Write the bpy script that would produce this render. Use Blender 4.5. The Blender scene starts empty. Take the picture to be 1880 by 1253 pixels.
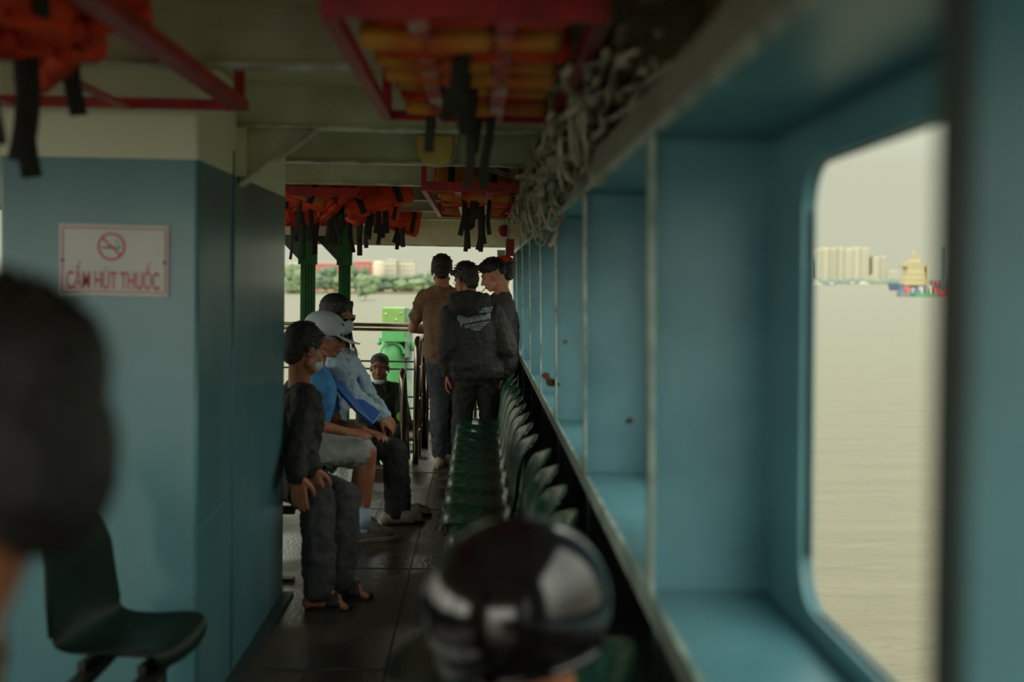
import bpy, bmesh, math, random
from mathutils import Vector, Matrix, noise
from math import sin, cos, pi, radians, sqrt
random.seed(7)
SC = bpy.context.scene; COL = SC.collection
F = 2100.0; CAMZ = 1.45; ROLL = radians(1.0)
# ---------- camera: yaw / pitch / roll about the ship axis (+Y forward, +X right)
_v = Vector((-58.0, 109.0))
_pre = Vector((_v.x*cos(ROLL)-_v.y*sin(ROLL), _v.x*sin(ROLL)+_v.y*cos(ROLL)))
YAW = math.atan(-_pre.x/F); PITCH = math.atan(_pre.y/F)
fwd = Vector((sin(YAW)*cos(PITCH), cos(YAW)*cos(PITCH), -sin(PITCH)))
r0 = fwd.cross(Vector((0, 0, 1))).normalized(); u0 = r0.cross(fwd)
RT = r0*cos(ROLL)+u0*sin(ROLL); UP = RT.cross(fwd)
CAM = Vector((0, 0, CAMZ))
def P(px, py, D):
    d = fwd*F + RT*(px-940.0) + UP*(626.5-py)
    return CAM + d*(D/d.y)
cd = bpy.data.cameras.new('camera'); cam = bpy.data.objects.new('camera', cd); COL.objects.link(cam)
m = Matrix.Identity(4)
for i in range(3):
    m[i][0] = RT[i]; m[i][1] = UP[i]; m[i][2] = -fwd[i]; m[i][3] = CAM[i]
cam.matrix_world = m
cd.sensor_width = 36; cd.lens = F/1880*36; cd.clip_end = 20000; cd.clip_start = .02
cd.dof.use_dof = True; cd.dof.focus_distance = 8.0; cd.dof.aperture_fstop = 1.6
SC.camera = cam
OUT = Matrix.Translation(CAM) @ Matrix.Rotation(-ROLL, 4, 'Y') @ Matrix.Translation(-CAM)   # outdoors: level sea while the ferry heels a little
SC.view_settings.view_transform = 'Standard'; SC.view_settings.look = 'None'
SC.view_settings.gamma = 1; SC.view_settings.use_curve_mapping = False
SC.view_settings.exposure = 0.0

# ---------- materials
def lin(c):
    r = []
    for v in c:
        v /= 255.0
        r.append(v/12.92 if v <= .04045 else ((v+.055)/1.055)**2.4)
    return (r[0], r[1], r[2], 1)
def mat(name, col, rough=.5, col2=None, nscale=6.0, nlo=.4, nhi=.65, bump=0, bscale=40, metal=0, rough2=None, stretch=None, spec=.5, coat=0, alpha=1, sub=0):
    M = bpy.data.materials.new(name); M.use_nodes = True
    N = M.node_tree.nodes; L = M.node_tree.links; b = N['Principled BSDF']
    b.inputs['Base Color'].default_value = lin(col); b.inputs['Roughness'].default_value = rough
    b.inputs['Metallic'].default_value = metal; b.inputs['Specular IOR Level'].default_value = spec
    b.inputs['Coat Weight'].default_value = coat; b.inputs['Coat Roughness'].default_value = .12
    b.inputs['Alpha'].default_value = alpha
    if sub: b.inputs['Subsurface Weight'].default_value = sub; b.inputs['Subsurface Radius'].default_value = (.02, .008, .004); b.inputs['Subsurface Scale'].default_value = .5
    tc = N.new('ShaderNodeTexCoord'); mp = N.new('ShaderNodeMapping'); L.new(tc.outputs['Object'], mp.inputs[0])
    if stretch: mp.inputs['Scale'].default_value = stretch
    if col2 is None: col2 = tuple(max(0, c*.86) for c in col)
    n = N.new('ShaderNodeTexNoise'); n.inputs['Scale'].default_value = nscale; n.inputs['Detail'].default_value = 6
    L.new(mp.outputs[0], n.inputs['Vector'])
    mr = N.new('ShaderNodeMapRange'); mr.inputs[1].default_value = nlo; mr.inputs[2].default_value = nhi
    L.new(n.outputs['Fac'], mr.inputs[0])
    mx = N.new('ShaderNodeMix'); mx.data_type = 'RGBA'
    mx.inputs[6].default_value = lin(col); mx.inputs[7].default_value = lin(col2)
    L.new(mr.outputs[0], mx.inputs[0]); L.new(mx.outputs[2], b.inputs['Base Color'])
    if rough2 is not None:
        m2 = N.new('ShaderNodeMapRange'); m2.inputs[1].default_value = nlo; m2.inputs[2].default_value = nhi
        m2.inputs[3].default_value = rough; m2.inputs[4].default_value = rough2
        L.new(n.outputs['Fac'], m2.inputs[0]); L.new(m2.outputs[0], b.inputs['Roughness'])
    if bump:
        n2 = N.new('ShaderNodeTexNoise'); n2.inputs['Scale'].default_value = bscale; n2.inputs['Detail'].default_value = 4
        L.new(mp.outputs[0], n2.inputs['Vector'])
        bp = N.new('ShaderNodeBump'); bp.inputs['Strength'].default_value = bump; bp.inputs['Distance'].default_value = .01
        L.new(n2.outputs['Fac'], bp.inputs['Height']); L.new(bp.outputs[0], b.inputs['Normal'])
    return M

M = {}
M['blue'] = mat('blue_gloss_paint', (91, 140, 148), .32, (76, 126, 136), 2.2, bump=.05, bscale=9)
M['bluefin'] = mat('blue_frame_paint', (92, 144, 154), .38, (77, 128, 140), 5, bump=.08, bscale=14)
M['edge'] = mat('worn_edge_paint', (168, 184, 172), .35, (110, 128, 120), 14, bump=.1, bscale=60)
M['cream'] = mat('cream_paint', (226, 222, 188), .6, (200, 192, 154), 5, bump=.15, bscale=30)
M['ceil'] = mat('ceiling_paint', (232, 224, 190), .75, (205, 192, 156), 3, bump=.3, bscale=60)
M['beam'] = mat('beam_paint', (222, 224, 194), .55, (196, 196, 160), 4, bump=.15, bscale=30)
M['flange'] = mat('beam_flange_paint', (220, 222, 200), .4, (150, 140, 112), 9)
M['greylow'] = mat('dark_green_paint_and_shade', (50, 66, 62), .5, (40, 50, 46), 7, bump=.1)  # bulwark green; its dark tone also stands for shade on the near flanges
M['header'] = mat('grey_header_paint', (124, 122, 108), .5, (100, 98, 86), 8)
M['rack'] = mat('red_rack_paint', (188, 34, 40), .45, (150, 26, 32), 12)
M['rackworn'] = mat('worn_red_rack_paint', (205, 70, 75), .4, (230, 190, 180), 7, .5, .62)
M['orange'] = mat('orange_vest_fabric', (235, 72, 18), .75, (180, 40, 14), 10, bump=.5, bscale=35)
M['yellow'] = mat('yellow_vest_fabric', (205, 142, 50), .75, (190, 88, 34), 7, bump=.4, bscale=30)
M['strap'] = mat('black_webbing', (42, 42, 34), .8)
M['chair'] = mat('dark_green_plastic', (14, 60, 38), .27, (24, 88, 56), 7, .5, .62, coat=.15, rough2=.42, spec=.4, bump=.06, bscale=20, stretch=(3, 1, 1))
M['chairdark'] = mat('darker_seat_plastic', (14, 34, 22), .5, (20, 44, 28), 6, spec=.3)  # darker, duller copy of the seat plastic for the two left seats
M['steelframe'] = mat('dark_bench_steel', (40, 42, 36), .45)
M['stainless'] = mat('stainless_steel', (150, 140, 124), .22, (130, 118, 100), 6, metal=1)
M['rope'] = mat('weathered_rope', (190, 183, 160), .85, (110, 102, 82), 9, bump=.4, bscale=120)
M['postgreen'] = mat('dark_green_post_paint', (22, 92, 30), .5, (14, 66, 22), 5, bump=.1, spec=.25)
M['gusset'] = mat('grey_gusset', (80, 88, 74), .6)
M['palegreen'] = mat('light_green_paint', (84, 158, 96), .55, (74, 146, 86), 4)
M['palegreen2'] = mat('yellow_green_paint', (122, 160, 88), .5, (110, 150, 78), 4)
M['greygreen'] = mat('grey_green_paint_and_shade', (116, 140, 124), .5)  # slim post paint; also carries the side shade of the green deck post
M['skin'] = mat('skin', (176, 118, 88), .55, (150, 92, 66), 12, sub=.15, bump=.08, bscale=90)
M['skinlight'] = mat('light_skin', (200, 146, 116), .55, (178, 120, 92), 12, sub=.15)
M['skindark'] = mat('dark_skin', (136, 88, 64), .5, (112, 68, 48), 12, sub=.1)
M['hair'] = mat('black_hair', (34, 29, 24), .55, (22, 19, 16), 30, bump=.9, bscale=120, stretch=(1, 1, .3))
M['hairgrey'] = mat('greying_hair', (52, 46, 40), .6, (24, 21, 18), 40, bump=.9, bscale=120)
M['black'] = mat('black_cloth', (38, 37, 35), .85, (30, 30, 29), 8, bump=.4, bscale=25)
M['blackjk'] = mat('black_jacket_cloth', (44, 42, 39), .8, (34, 33, 31), 6, bump=.5, bscale=18)
M['charcoal'] = mat('charcoal_trouser_cloth', (66, 66, 66), .85, (52, 52, 54), 8, bump=.4, bscale=20)
M['jeans'] = mat('grey_blue_denim', (70, 78, 84), .85, (50, 56, 62), 6, bump=.3, bscale=25)
M['brown'] = mat('brown_tshirt_cloth', (120, 94, 68), .9, (100, 78, 56), 5, bump=.5, bscale=14)
M['greytee'] = mat('dark_grey_tshirt_cloth', (58, 58, 60), .9, (44, 44, 46), 8, bump=.4, bscale=18)
M['sky'] = mat('light_blue_shirt_cloth', (170, 192, 210), .85, (146, 172, 194), 5, bump=.5, bscale=14)
M['bluevest'] = mat('blue_shirt_cloth', (72, 146, 205), .8, (54, 120, 184), 6, bump=.5, bscale=14)
M['shorts'] = mat('grey_shorts_cloth', (168, 172, 168), .9, (146, 150, 148), 6, bump=.5, bscale=16)
M['white'] = mat('white_cap_cloth', (196, 204, 212), .8, (178, 188, 198), 8, bump=.2, bscale=30)
M['maskm'] = mat('pale_blue_mask', (190, 208, 212), .85)
M['green'] = mat('dark_green_shirt_cloth', (34, 46, 28), .9, (24, 34, 20), 6, bump=.4, bscale=18)
M['lime'] = mat('lime_patch', (120, 160, 40), .7)
M['glassdark'] = mat('dark_lens', (10, 10, 10), .1, spec=.8)
M['gold'] = mat('gold_metal', (200, 170, 110), .3, metal=1)
M['folder'] = mat('blue_plastic_folder', (48, 96, 172), .4, (40, 84, 156), 5)
M['folderedge'] = mat('folder_pale_edge', (110, 165, 215), .4)
M['sneaker'] = mat('grey_knit_sneaker', (104, 100, 100), .85, (78, 74, 74), 18)
M['sole'] = mat('grey_sole', (120, 112, 104), .7)
M['slide'] = mat('beige_foam_slipper', (190, 168, 138), .7)
M['sandal'] = mat('black_rubber_sandal', (22, 20, 18), .55)
M['cream_shoe'] = mat('cream_leather', (160, 154, 132), .45)
M['print'] = mat('grey_print', (128, 140, 146), .7)
M['helmet'] = mat('glossy_black_shell', (16, 14, 15), .12, (30, 24, 26), 3, coat=.5)
M['signwhite'] = mat('sign_white', (214, 216, 212), .3, (196, 200, 200), 3)
M['signred'] = mat('sign_red', (214, 62, 56), .5)
M['signgreen'] = mat('sign_green', (60, 110, 90), .5)
M['screw'] = mat('rusty_screw', (40, 28, 18), .6)
M['redbox'] = mat('red_enamel', (150, 28, 28), .4, (120, 20, 20), 10)
M['paper'] = mat('white_card', (205, 205, 190), .7)
M['lampy'] = mat('yellowed_lamp_cover', (240, 204, 110), .4, (220, 184, 100), 8)
M['rust'] = mat('rust', (96, 58, 28), .85, (60, 36, 18), 20)

# ---------- mesh builder
class MB:
    def __init__(s): s.v = []; s.f = []
    def add(s, vs, fs):
        o = len(s.v); s.v += [tuple(v) for v in vs]; s.f += [tuple(i+o for i in f) for f in fs]; return s
    def box(s, a, b):
        x0, y0, z0 = a; x1, y1, z1 = b
        return s.add([(x0,y0,z0),(x1,y0,z0),(x1,y1,z0),(x0,y1,z0),(x0,y0,z1),(x1,y0,z1),(x1,y1,z1),(x0,y1,z1)],
                     [(0,3,2,1),(4,5,6,7),(0,1,5,4),(1,2,6,5),(2,3,7,6),(3,0,4,7)])
    def prism(s, pts, off):   # closed polygon pts extruded by vector off
        n = len(pts); off = Vector(off); a = [Vector(p) for p in pts]; b = [p+off for p in a]
        fs = [tuple(range(n-1, -1, -1)), tuple(range(n, 2*n))] + [(i, (i+1) % n, n+(i+1) % n, n+i) for i in range(n)]
        return s.add(a+b, fs)
    def ell(s, c, r, X=None, Y=None, Z=None, n=16, k=10):
        c = Vector(c); X = Vector(X or (1,0,0)); Y = Vector(Y or (0,1,0)); Z = Vector(Z or (0,0,1))
        if not hasattr(r, '__len__'): r = (r, r, r)
        vs = [c+Z*r[2]]
        for j in range(1, k):
            t = pi*j/k
            for i in range(n):
                a = 2*pi*i/n; vs.append(c+X*(r[0]*sin(t)*cos(a))+Y*(r[1]*sin(t)*sin(a))+Z*(r[2]*cos(t)))
        vs.append(c-Z*r[2]); fs = []
        for i in range(n): fs.append((0, 1+i, 1+(i+1) % n))
        for j in range(k-2):
            for i in range(n):
                p = 1+j*n; fs.append((p+i, p+n+i, p+n+(i+1) % n, p+(i+1) % n))
        p = 1+(k-2)*n
        for i in range(n): fs.append((p+i, len(vs)-1, p+(i+1) % n))
        return s.add(vs, fs)
    def tube(s, pts, rad, n=10, caps=True, flat=1.0, side=None):
        pts = [Vector(p) for p in pts]; m_ = len(pts)
        if not hasattr(rad, '__len__'): rad = [rad]*m_
        vs = []; fs = []; prev = None
        for j, p in enumerate(pts):
            t = (pts[min(j+1, m_-1)]-pts[max(j-1, 0)]).normalized()
            if side is not None: a = Vector(side)
            elif prev is None: a = Vector((0,0,1)) if abs(t.z) < .9 else Vector((1,0,0))
            else: a = prev
            a = (a-t*a.dot(t))
            if a.length < 1e-5: a = t.orthogonal()
            a.normalize(); prev = a; b = t.cross(a)
            for i in range(n):
                g = 2*pi*i/n; vs.append(p+a*(rad[j]*cos(g))+b*(rad[j]*flat*sin(g)))
        for j in range(m_-1):
            for i in range(n): fs.append((j*n+i, j*n+(i+1) % n, (j+1)*n+(i+1) % n, (j+1)*n+i))
        if caps: fs += [tuple(range(n-1, -1, -1)), tuple((m_-1)*n+i for i in range(n))]
        return s.add(vs, fs)
    def caps(s, pts, rad, n=14):  # chain of round cones, for remeshing into bodies
        if not hasattr(rad, '__len__'): rad = [rad]*len(pts)
        for p, r in zip(pts, rad): s.ell(p, r, n=n, k=8)
        for i in range(len(pts)-1): s.tube([pts[i], pts[i+1]], [rad[i], rad[i+1]], n)
        return s
    def loft(s, rings):           # rings: (centre, rx, ry, X, Y)
        n = 24; vs = []; fs = []
        for c, rx, ry, X, Y in rings:
            for i in range(n):
                g = 2*pi*i/n; vs.append(Vector(c)+Vector(X)*(rx*cos(g))+Vector(Y)*(ry*sin(g)))
        for j in range(len(rings)-1):
            for i in range(n): fs.append((j*n+i, j*n+(i+1) % n, (j+1)*n+(i+1) % n, (j+1)*n+i))
        fs += [tuple(range(n-1, -1, -1)), tuple((len(rings)-1)*n+i for i in range(n))]
        return s.add(vs, fs)
    def build(s, name, m_, parent=None, smooth=False, loc=None, fix=True):
        me = bpy.data.meshes.new(name); me.from_pydata(s.v, [], s.f)
        if fix:
            bm = bmesh.new(); bm.from_mesh(me); bmesh.ops.recalc_face_normals(bm, faces=bm.faces); bm.to_mesh(me); bm.free()
        me.materials.append(m_)
        if smooth:
            for p in me.polygons: p.use_smooth = True
        o = bpy.data.objects.new(name, me); COL.objects.link(o)
        if loc: o.location = loc
        if parent: o.parent = parent
        return o
def empty(name, loc=(0,0,0), rz=0):
    o = bpy.data.objects.new(name, None); COL.objects.link(o); o.location = loc; o.rotation_euler.z = rz; o.empty_display_size = .1; return o
def tag(o, label, cat, group=None, kind=None):
    o['label'] = label; o['category'] = cat
    if group: o['group'] = group
    if kind: o['kind'] = kind
    return o
def struct(o, label=None):
    o['kind'] = 'structure'
    if label: o['label'] = label
    return o
def bevel(o, w=.005, seg=2):
    b = o.modifiers.new('bevel', 'BEVEL'); b.width = w; b.segments = seg; b.limit_method = 'ANGLE'; return o
def remesh(o, vox=.006, it=4, fac=.5, disp=0, dscale=.08):
    r = o.modifiers.new('remesh', 'REMESH'); r.mode = 'VOXEL'; r.voxel_size = vox; r.use_smooth_shade = True
    if it:
        s_ = o.modifiers.new('smooth', 'SMOOTH'); s_.iterations = it; s_.factor = fac
    if disp:
        t = bpy.data.textures.new('folds', 'CLOUDS'); t.noise_scale = dscale; t.noise_depth = 2
        d = o.modifiers.new('folds', 'DISPLACE'); d.texture = t; d.strength = disp; d.mid_level = .5; d.texture_coords = 'GLOBAL'
    return o
# ================= the ferry =================
YB, YE = -4.0, 11.2           # back and front end of the passenger deck
def wx(x, z): return x + .021*(CAMZ-z)     # the window side leans outward towards its foot
# floor with the stair opening
MF = mat('wet_checker_deck', (78, 68, 56), .45, (52, 46, 38), 1.6, .42, .56, rough2=.12, bump=.3, bscale=55)
HX0, HX1, HY0, HY1 = -1.25, -.53, 8.95, 10.5
fl = MB()
for a, b in (((-4.2, YB), (1.0, HY0)), ((-4.2, HY0), (HX0, HY1)), ((HX1, HY0), (1.0, HY1)), ((-4.2, HY1), (1.0, YE))):
    fl.box((a[0], a[1], -.03), (b[0], b[1], 0))
struct(fl.build('floor', MF))
e = MB()
for y in (1.2, 2.7, 4.2, 5.7, 7.2, 8.6): e.box((-.8, y-.004, 0), (.5, y+.004, .003))
for x in (-.62, -.33, .0): e.box((x-.003, YB, 0), (x+.003, HY0, .003))
struct(e.build('trim_1', M['greylow']))
# ceiling plate and cross beams
struct(MB().box((-4.2, YB, 2.15), (.62, 11.0, 2.17)).build('ceiling', M['ceil']))
k = 2
for i in range(-3, 9):
    y = 3.0+1.2*i
    if y > 10.5 or y < YB: continue
    b_ = struct(MB().box((-4.2, y-.004, 2.0), (.58, y+.004, 2.15)).build('trim_%d' % k, M['beam'])); k += 1
    MB().box((-4.2, y-.035, 1.99), (.58, y+.035, 2.0)).build('beam_flange', M['flange'], b_)
for x in (-2.6, -.05):
    struct(MB().box((x-.004, YB, 2.09), (x+.004, 10.9, 2.15)).build('trim_%d' % k, M['beam'])); k += 1
# valance plate over the open bow end
v_ = struct(bevel(MB().box((-4.2, 10.8, 1.785), (.58, 10.83, 2.16)).build('trim_%d' % k, M['ceil']))); k += 1
MB().tube([(-4.2, 10.815, 1.785), (.58, 10.815, 1.785)], .012).build('valance_lip', M['flange'], v_, True)

# window side: outer plate with rounded openings, one per bay
XF, XO = .322, .548
ZS, ZT = .867, 1.728            # sill and head of the recess
fins = [-3.2, -1.85, -.5, .785, 2.16, 3.52, 4.87, 6.1, 7.42, 8.75, 10.1, 11.15]
def oval(y0, y1, z0, z1, r, n=8):
    pts = []
    for cy, cz, a0 in ((y1-r, z1-r, 0), (y0+r, z1-r, 90), (y0+r, z0+r, 180), (y1-r, z0+r, 270)):
        for i in range(n+1):
            a = radians(a0+90*i/n); pts.append((cy+r*cos(a), cz+r*sin(a)))
    return pts
wp = MB(); T = .012
wk = 1
for i in range(len(fins)-1):
    y0, y1 = fins[i], fins[i+1]; c = (y0+y1)/2; h = .43 if i < len(fins)-2 else .33
    hole = oval(c-h-.01, c+h+.01, .915, 1.652, .075)
    cor = oval(y0, y1, ZS-.02, ZT+.02, .0001)
    vs = []
    for t in (0, T):
        vs += [(wx(XO+t, z), y, z) for y, z in hole] + [(wx(XO+t, z), y, z) for y, z in cor]
    n = len(hole); fs = []
    for j in range(n):
        a, b = j, (j+1) % n
        fs.append((a, b, n+b, n+a)); fs.append((2*n+a, 3*n+a, 3*n+b, 2*n+b)); fs.append((a, 2*n+a, 2*n+b, b))
    wp.add(vs, fs)
    # rounded coaming of each window
    w = MB(); ho = hole
    ring = []
    for off, t in ((0, -.006), (0, T+.004), (.018, T+.004), (.018, -.006)):
        q = oval(c-h-.01-off, c+h+.01+off, .915-off, 1.652+off, .075+off)
        ring.append([(wx(XO+t, z), y, z) for y, z in q])
    for a in range(4):
        r1, r2 = ring[a], ring[(a+1) % 4]
        w.add(r1+r2, [(j, (j+1) % n, n+(j+1) % n, n+j) for j in range(n)])
    struct(w.build('window_%d' % wk, M['bluefin'], smooth=False)); wk += 1
def slab(x0, x1, z0, z1, ya=YB, yb=YE):
    return [(wx(x0, z0), ya, z0), (wx(x1, z0), ya, z0), (wx(x1, z1), ya, z1), (wx(x0, z1), ya, z1)], (0, yb-ya, 0)
wr = wp.prism(*slab(XO, XO+T, ZT+.02, 2.15))
struct(wr.build('wall_right', M['blue']))
struct(MB().prism(*slab(XO, XO+T, 0, ZS-.02)).build('wall_right_low', M['greylow']))
struct(MB().prism(*slab(XO-.006, XO-.002, ZT+.03, 2.148)).build('wall_right_high', M['ceil']))
# sill and head plates, with their worn lips
s_ = struct(MB().prism(*slab(XF, XO, ZS-.01, ZS)).build('trim_%d' % k, M['bluefin'])); k += 1
MB().prism(*slab(XF-.008, XF+.004, ZS-.045, ZS+.002)).build('sill_lip', M['edge'], s_)
s_ = struct(MB().prism(*slab(XF, XO, ZT, ZT+.01)).build('trim_%d' % k, M['bluefin'])); k += 1
MB().prism(*slab(XF-.008, XF+.003, ZT-.006, ZT+.014)).build('head_lip', M['edge'], s_)
MB().prism(*slab(XF-.006, XF+.0, ZT+.014, ZT+.085)).build('head_flange', M['header'], s_)
# upright frames between the windows
for y in fins:
    f = struct(MB().prism([(wx(XF, ZS), y-.004, ZS), (wx(XO, ZS), y-.004, ZS), (wx(XO, ZT), y-.004, ZT), (wx(XF, ZT), y-.004, ZT)], (0, .008, 0)).build('trim_%d' % k, M['bluefin'])); k += 1
    MB().prism([(wx(XF-.006, ZS), y-.042, ZS), (wx(XF+.002, ZS), y-.042, ZS), (wx(XF+.002, ZT), y-.042, ZT), (wx(XF-.006, ZT), y-.042, ZT)], (0, .046, 0)).build('frame_flange', M['edge'] if y > 1 else M['greylow'], f)  # nearest frames get a dark flange: their unlit side put into the colour
    MB().prism([(wx(XF+.01, .01), y-.004, .01), (wx(XO, .01), y-.004, .01), (wx(XO, ZS-.02), y-.004, ZS-.02), (wx(XF+.01, ZS-.02), y-.004, ZS-.02)], (0, .008, 0)).build('lower_frame', M['greylow'], f)
    MB().prism([(wx(XF+.006, .01), y-.035, .01), (wx(XF+.012, .01), y-.035, .01), (wx(XF+.012, ZS-.046), y-.035, ZS-.046), (wx(XF+.006, ZS-.046), y-.035, ZS-.046)], (0, .04, 0)).build('lower_flange', M['greylow'], f)
# rust spots on the sill side
r = MB()
for (px, py, D, s) in ((1002, 690, 4.86, .018), (1012, 703, 4.86, .022), (1022, 706, 4.86, .014), (1007, 698, 4.86, .014), (1038, 628, 3.51, .008), (1156, 773, 3.51, .010)):
    c = P(px, py, D-.008); r.ell(c, (s, .003, s*.8), n=10, k=6)
rs = r.build('rust_patch', M['rust'], None, True); struct(rs); rs.name = 'trim_rust'
# vertical conduit above the windows
struct(MB().tube([(.46, 3.02, ZT), (.46, 3.02, 2.15)], .012).build('trim_%d' % k, M['rust'], None, True)); k += 1

# left casing: blue below, cream above (paint line in the material)
MW = mat('two_tone_casing_paint', (92, 142, 150), .2, (76, 126, 136), 2.4, bump=.07, bscale=5, stretch=(1, 1, .35))
N = MW.node_tree.nodes; L = MW.node_tree.links
bs = N['Principled BSDF']; old = bs.inputs['Base Color'].links[0].from_socket
tc = N.new('ShaderNodeTexCoord'); sp = N.new('ShaderNodeSeparateXYZ'); L.new(tc.outputs['Object'], sp.inputs[0])
gt = N.new('ShaderNodeMath'); gt.operation = 'GREATER_THAN'; gt.inputs[1].default_value = 1.815; L.new(sp.outputs[2], gt.inputs[0])
mx = N.new('ShaderNodeMix'); mx.data_type = 'RGBA'; L.new(gt.outputs[0], mx.inputs[0]); L.new(old, mx.inputs[6]); mx.inputs[7].default_value = lin((228, 230, 204)); L.new(mx.outputs[2], bs.inputs['Base Color'])
m2 = N.new('ShaderNodeMapRange'); m2.inputs[3].default_value = .24; m2.inputs[4].default_value = .6; L.new(gt.outputs[0], m2.inputs[0]); L.new(m2.outputs[0], bs.inputs['Roughness'])
CX, CY0, CY1, CXL = -.885, 3.62, 5.22, -1.50
wl = struct(bevel(MB().box((CXL, CY0, 0), (CX, CY1, 2.15)).build('wall_left', MW), .012, 3))
sm = MB(); sm.tube([(CX+.001, 4.12, .02), (CX+.001, 4.12, 1.9)], .005, 6)
sm.tube([(CX+.001, CY0+.01, .64), (CX+.001, 4.12, .68)], .005, 6)
sm.tube([(CX-.003, CY0+.003, .02), (CX-.003, CY0+.003, 1.8)], .005, 6)
sm.build('weld_seam', M['bluefin'], wl, True)
struct(MB().box((CX, CY0-.02, 0), (CX+.05, CY1, .012)).build('floor_strip_left', M['greylow']))  # flat dark strip along the foot of the casing
# knee bracket and frame stub on the casing
kb = struct(MB().prism([(CX, 4.215, 1.79), (CX, 4.215, 1.99), (CX+.27, 4.215, 1.99)], (0, .008, 0)).build('trim_%d' % k, M['beam'])); k += 1
MB().prism([(CX, 4.185, 1.785), (CX+.012, 4.185, 1.78), (CX+.285, 4.185, 1.985), (CX+.27, 4.185, 1.99)], (0, .06, 0)).build('bracket_flange', M['flange'], kb)
MB().box((CX, 4.17, 1.815), (CX+.035, 4.25, 2.0)).build('frame_stub', M['cream'], kb)
# far side of the deck, beyond the casing
fw = MB()
for i in range(7):
    y0 = YB+i*2.17; hole = oval(y0+.12, y0+2.05, .8, 2.0, .1); cor = oval(y0, y0+2.17, 0, 2.15, .0001); n = len(hole)
    fw.add([(-4.15, y, z) for y, z in hole]+[(-4.15, y, z) for y, z in cor]+[(-4.17, y, z) for y, z in hole]+[(-4.17, y, z) for y, z in cor],
           [f for j in range(n) for f in ((j, (j+1) % n, n+(j+1) % n, n+j), (2*n+j, 3*n+j, 3*n+(j+1) % n, 2*n+(j+1) % n), (j, 2*n+j, 2*n+(j+1) % n, (j+1) % n))])
struct(fw.build('wall_far_left', M['blue']))
# stern end of the cabin, behind the viewer: a bulkhead with a wide opening
bb = MB(); bb.box((-4.2, YB-.04, 0), (-3.9, YB, 2.15)); bb.box((.3, YB-.04, 0), (.6, YB, 2.15)); bb.box((-4.2, YB-.04, 2.02), (.6, YB, 2.15)); bb.box((-1.0, YB-.04, 0), (.6, YB, .9))
struct(bb.build('wall_back', M['blue']))

# ---------- no smoking sign
sg = empty('no_smoking_sign', P(210, 478, CY0-.004)); tag(sg, 'white no smoking sign with red lettering screwed to the blue casing wall', 'sign')
sw, sh = .338, .222
bevel(MB().box((-sw/2, -.003, -sh/2), (sw/2, 0, sh/2)).build('plate', M['signwhite'], sg), .002)
sg.rotation_euler = (0, radians(.3), 0)
b = MB(); iw, ih, t = sw/2-.008, sh/2-.010, .0035
for a, c in (((-iw, -ih), (iw, -ih+t)), ((-iw, ih-t), (iw, ih)), ((-iw, -ih), (-iw+t, ih)), ((iw-t, -ih), (iw, ih))): b.box((a[0], -.0042, a[1]), (c[0], -.003, c[1]))
b.build('border', M['signred'], sg)
def annulus(mb, cx, cz, r0_, r1_, y=-.0042, n=40):
    vs = [(cx+r*cos(2*pi*i/n), yy, cz+r*sin(2*pi*i/n)) for yy in (y, -.003) for r in (r0_, r1_) for i in range(n)]
    mb.add(vs, [(i, (i+1) % n, n+(i+1) % n, n+i) for i in range(n)]+[(i, 2*n+i, 2*n+(i+1) % n, (i+1) % n) for i in range(n)]+[(n+i, n+(i+1) % n, 3*n+(i+1) % n, 3*n+i) for i in range(n)])
b = MB(); annulus(b, -.008, .042, .037, .043)
b.prism([(-.008-.030, -.0044, .042+.024), (-.008-.026, -.0044, .042+.028), (-.008+.030, -.0044, .042-.024), (-.008+.026, -.0044, .042-.028)], (0, .0012, 0))
b.build('prohibition_ring', M['signred'], sg)
b = MB(); b.box((-.038, -.0040, .036), (.008, -.003, .042)); b.box((.010, -.0040, .036), (.020, -.003, .042))
b.tube([(.016, -.0036, .044), (.018, -.0036, .052), (.008, -.0036, .056), (.004, -.0036, .066)], .0012, 5)
b.build('cigarette_symbol', M['signgreen'], sg)
cu = bpy.data.curves.new('lettering', 'FONT'); cu.body = 'CẤM HÚT THUỐC'; cu.size = .058; cu.align_x = 'CENTER'; cu.extrude = .0006; cu.offset = .0003
to = bpy.data.objects.new('lettering', cu); COL.objects.link(to)
bpy.context.view_layer.update()
wdt = to.dimensions.x
me = bpy.data.meshes.new_from_object(to.evaluated_get(bpy.context.evaluated_depsgraph_get())); bpy.data.objects.remove(to)
me.materials.clear(); me.materials.append(M['signred'])
lt = bpy.data.objects.new('lettering', me); COL.objects.link(lt); lt.parent = sg
lt.rotation_euler = (radians(90), 0, 0); lt.scale = (.288/wdt, 1.34, 1); lt.location = (-.003, -.004, -.090)
for x in (-sw/2+.010, sw/2-.012): MB().ell((x, -.004, -.004), (.0055, .003, .0055), n=10, k=6).build('screw', M['screw'], sg, True)

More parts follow.
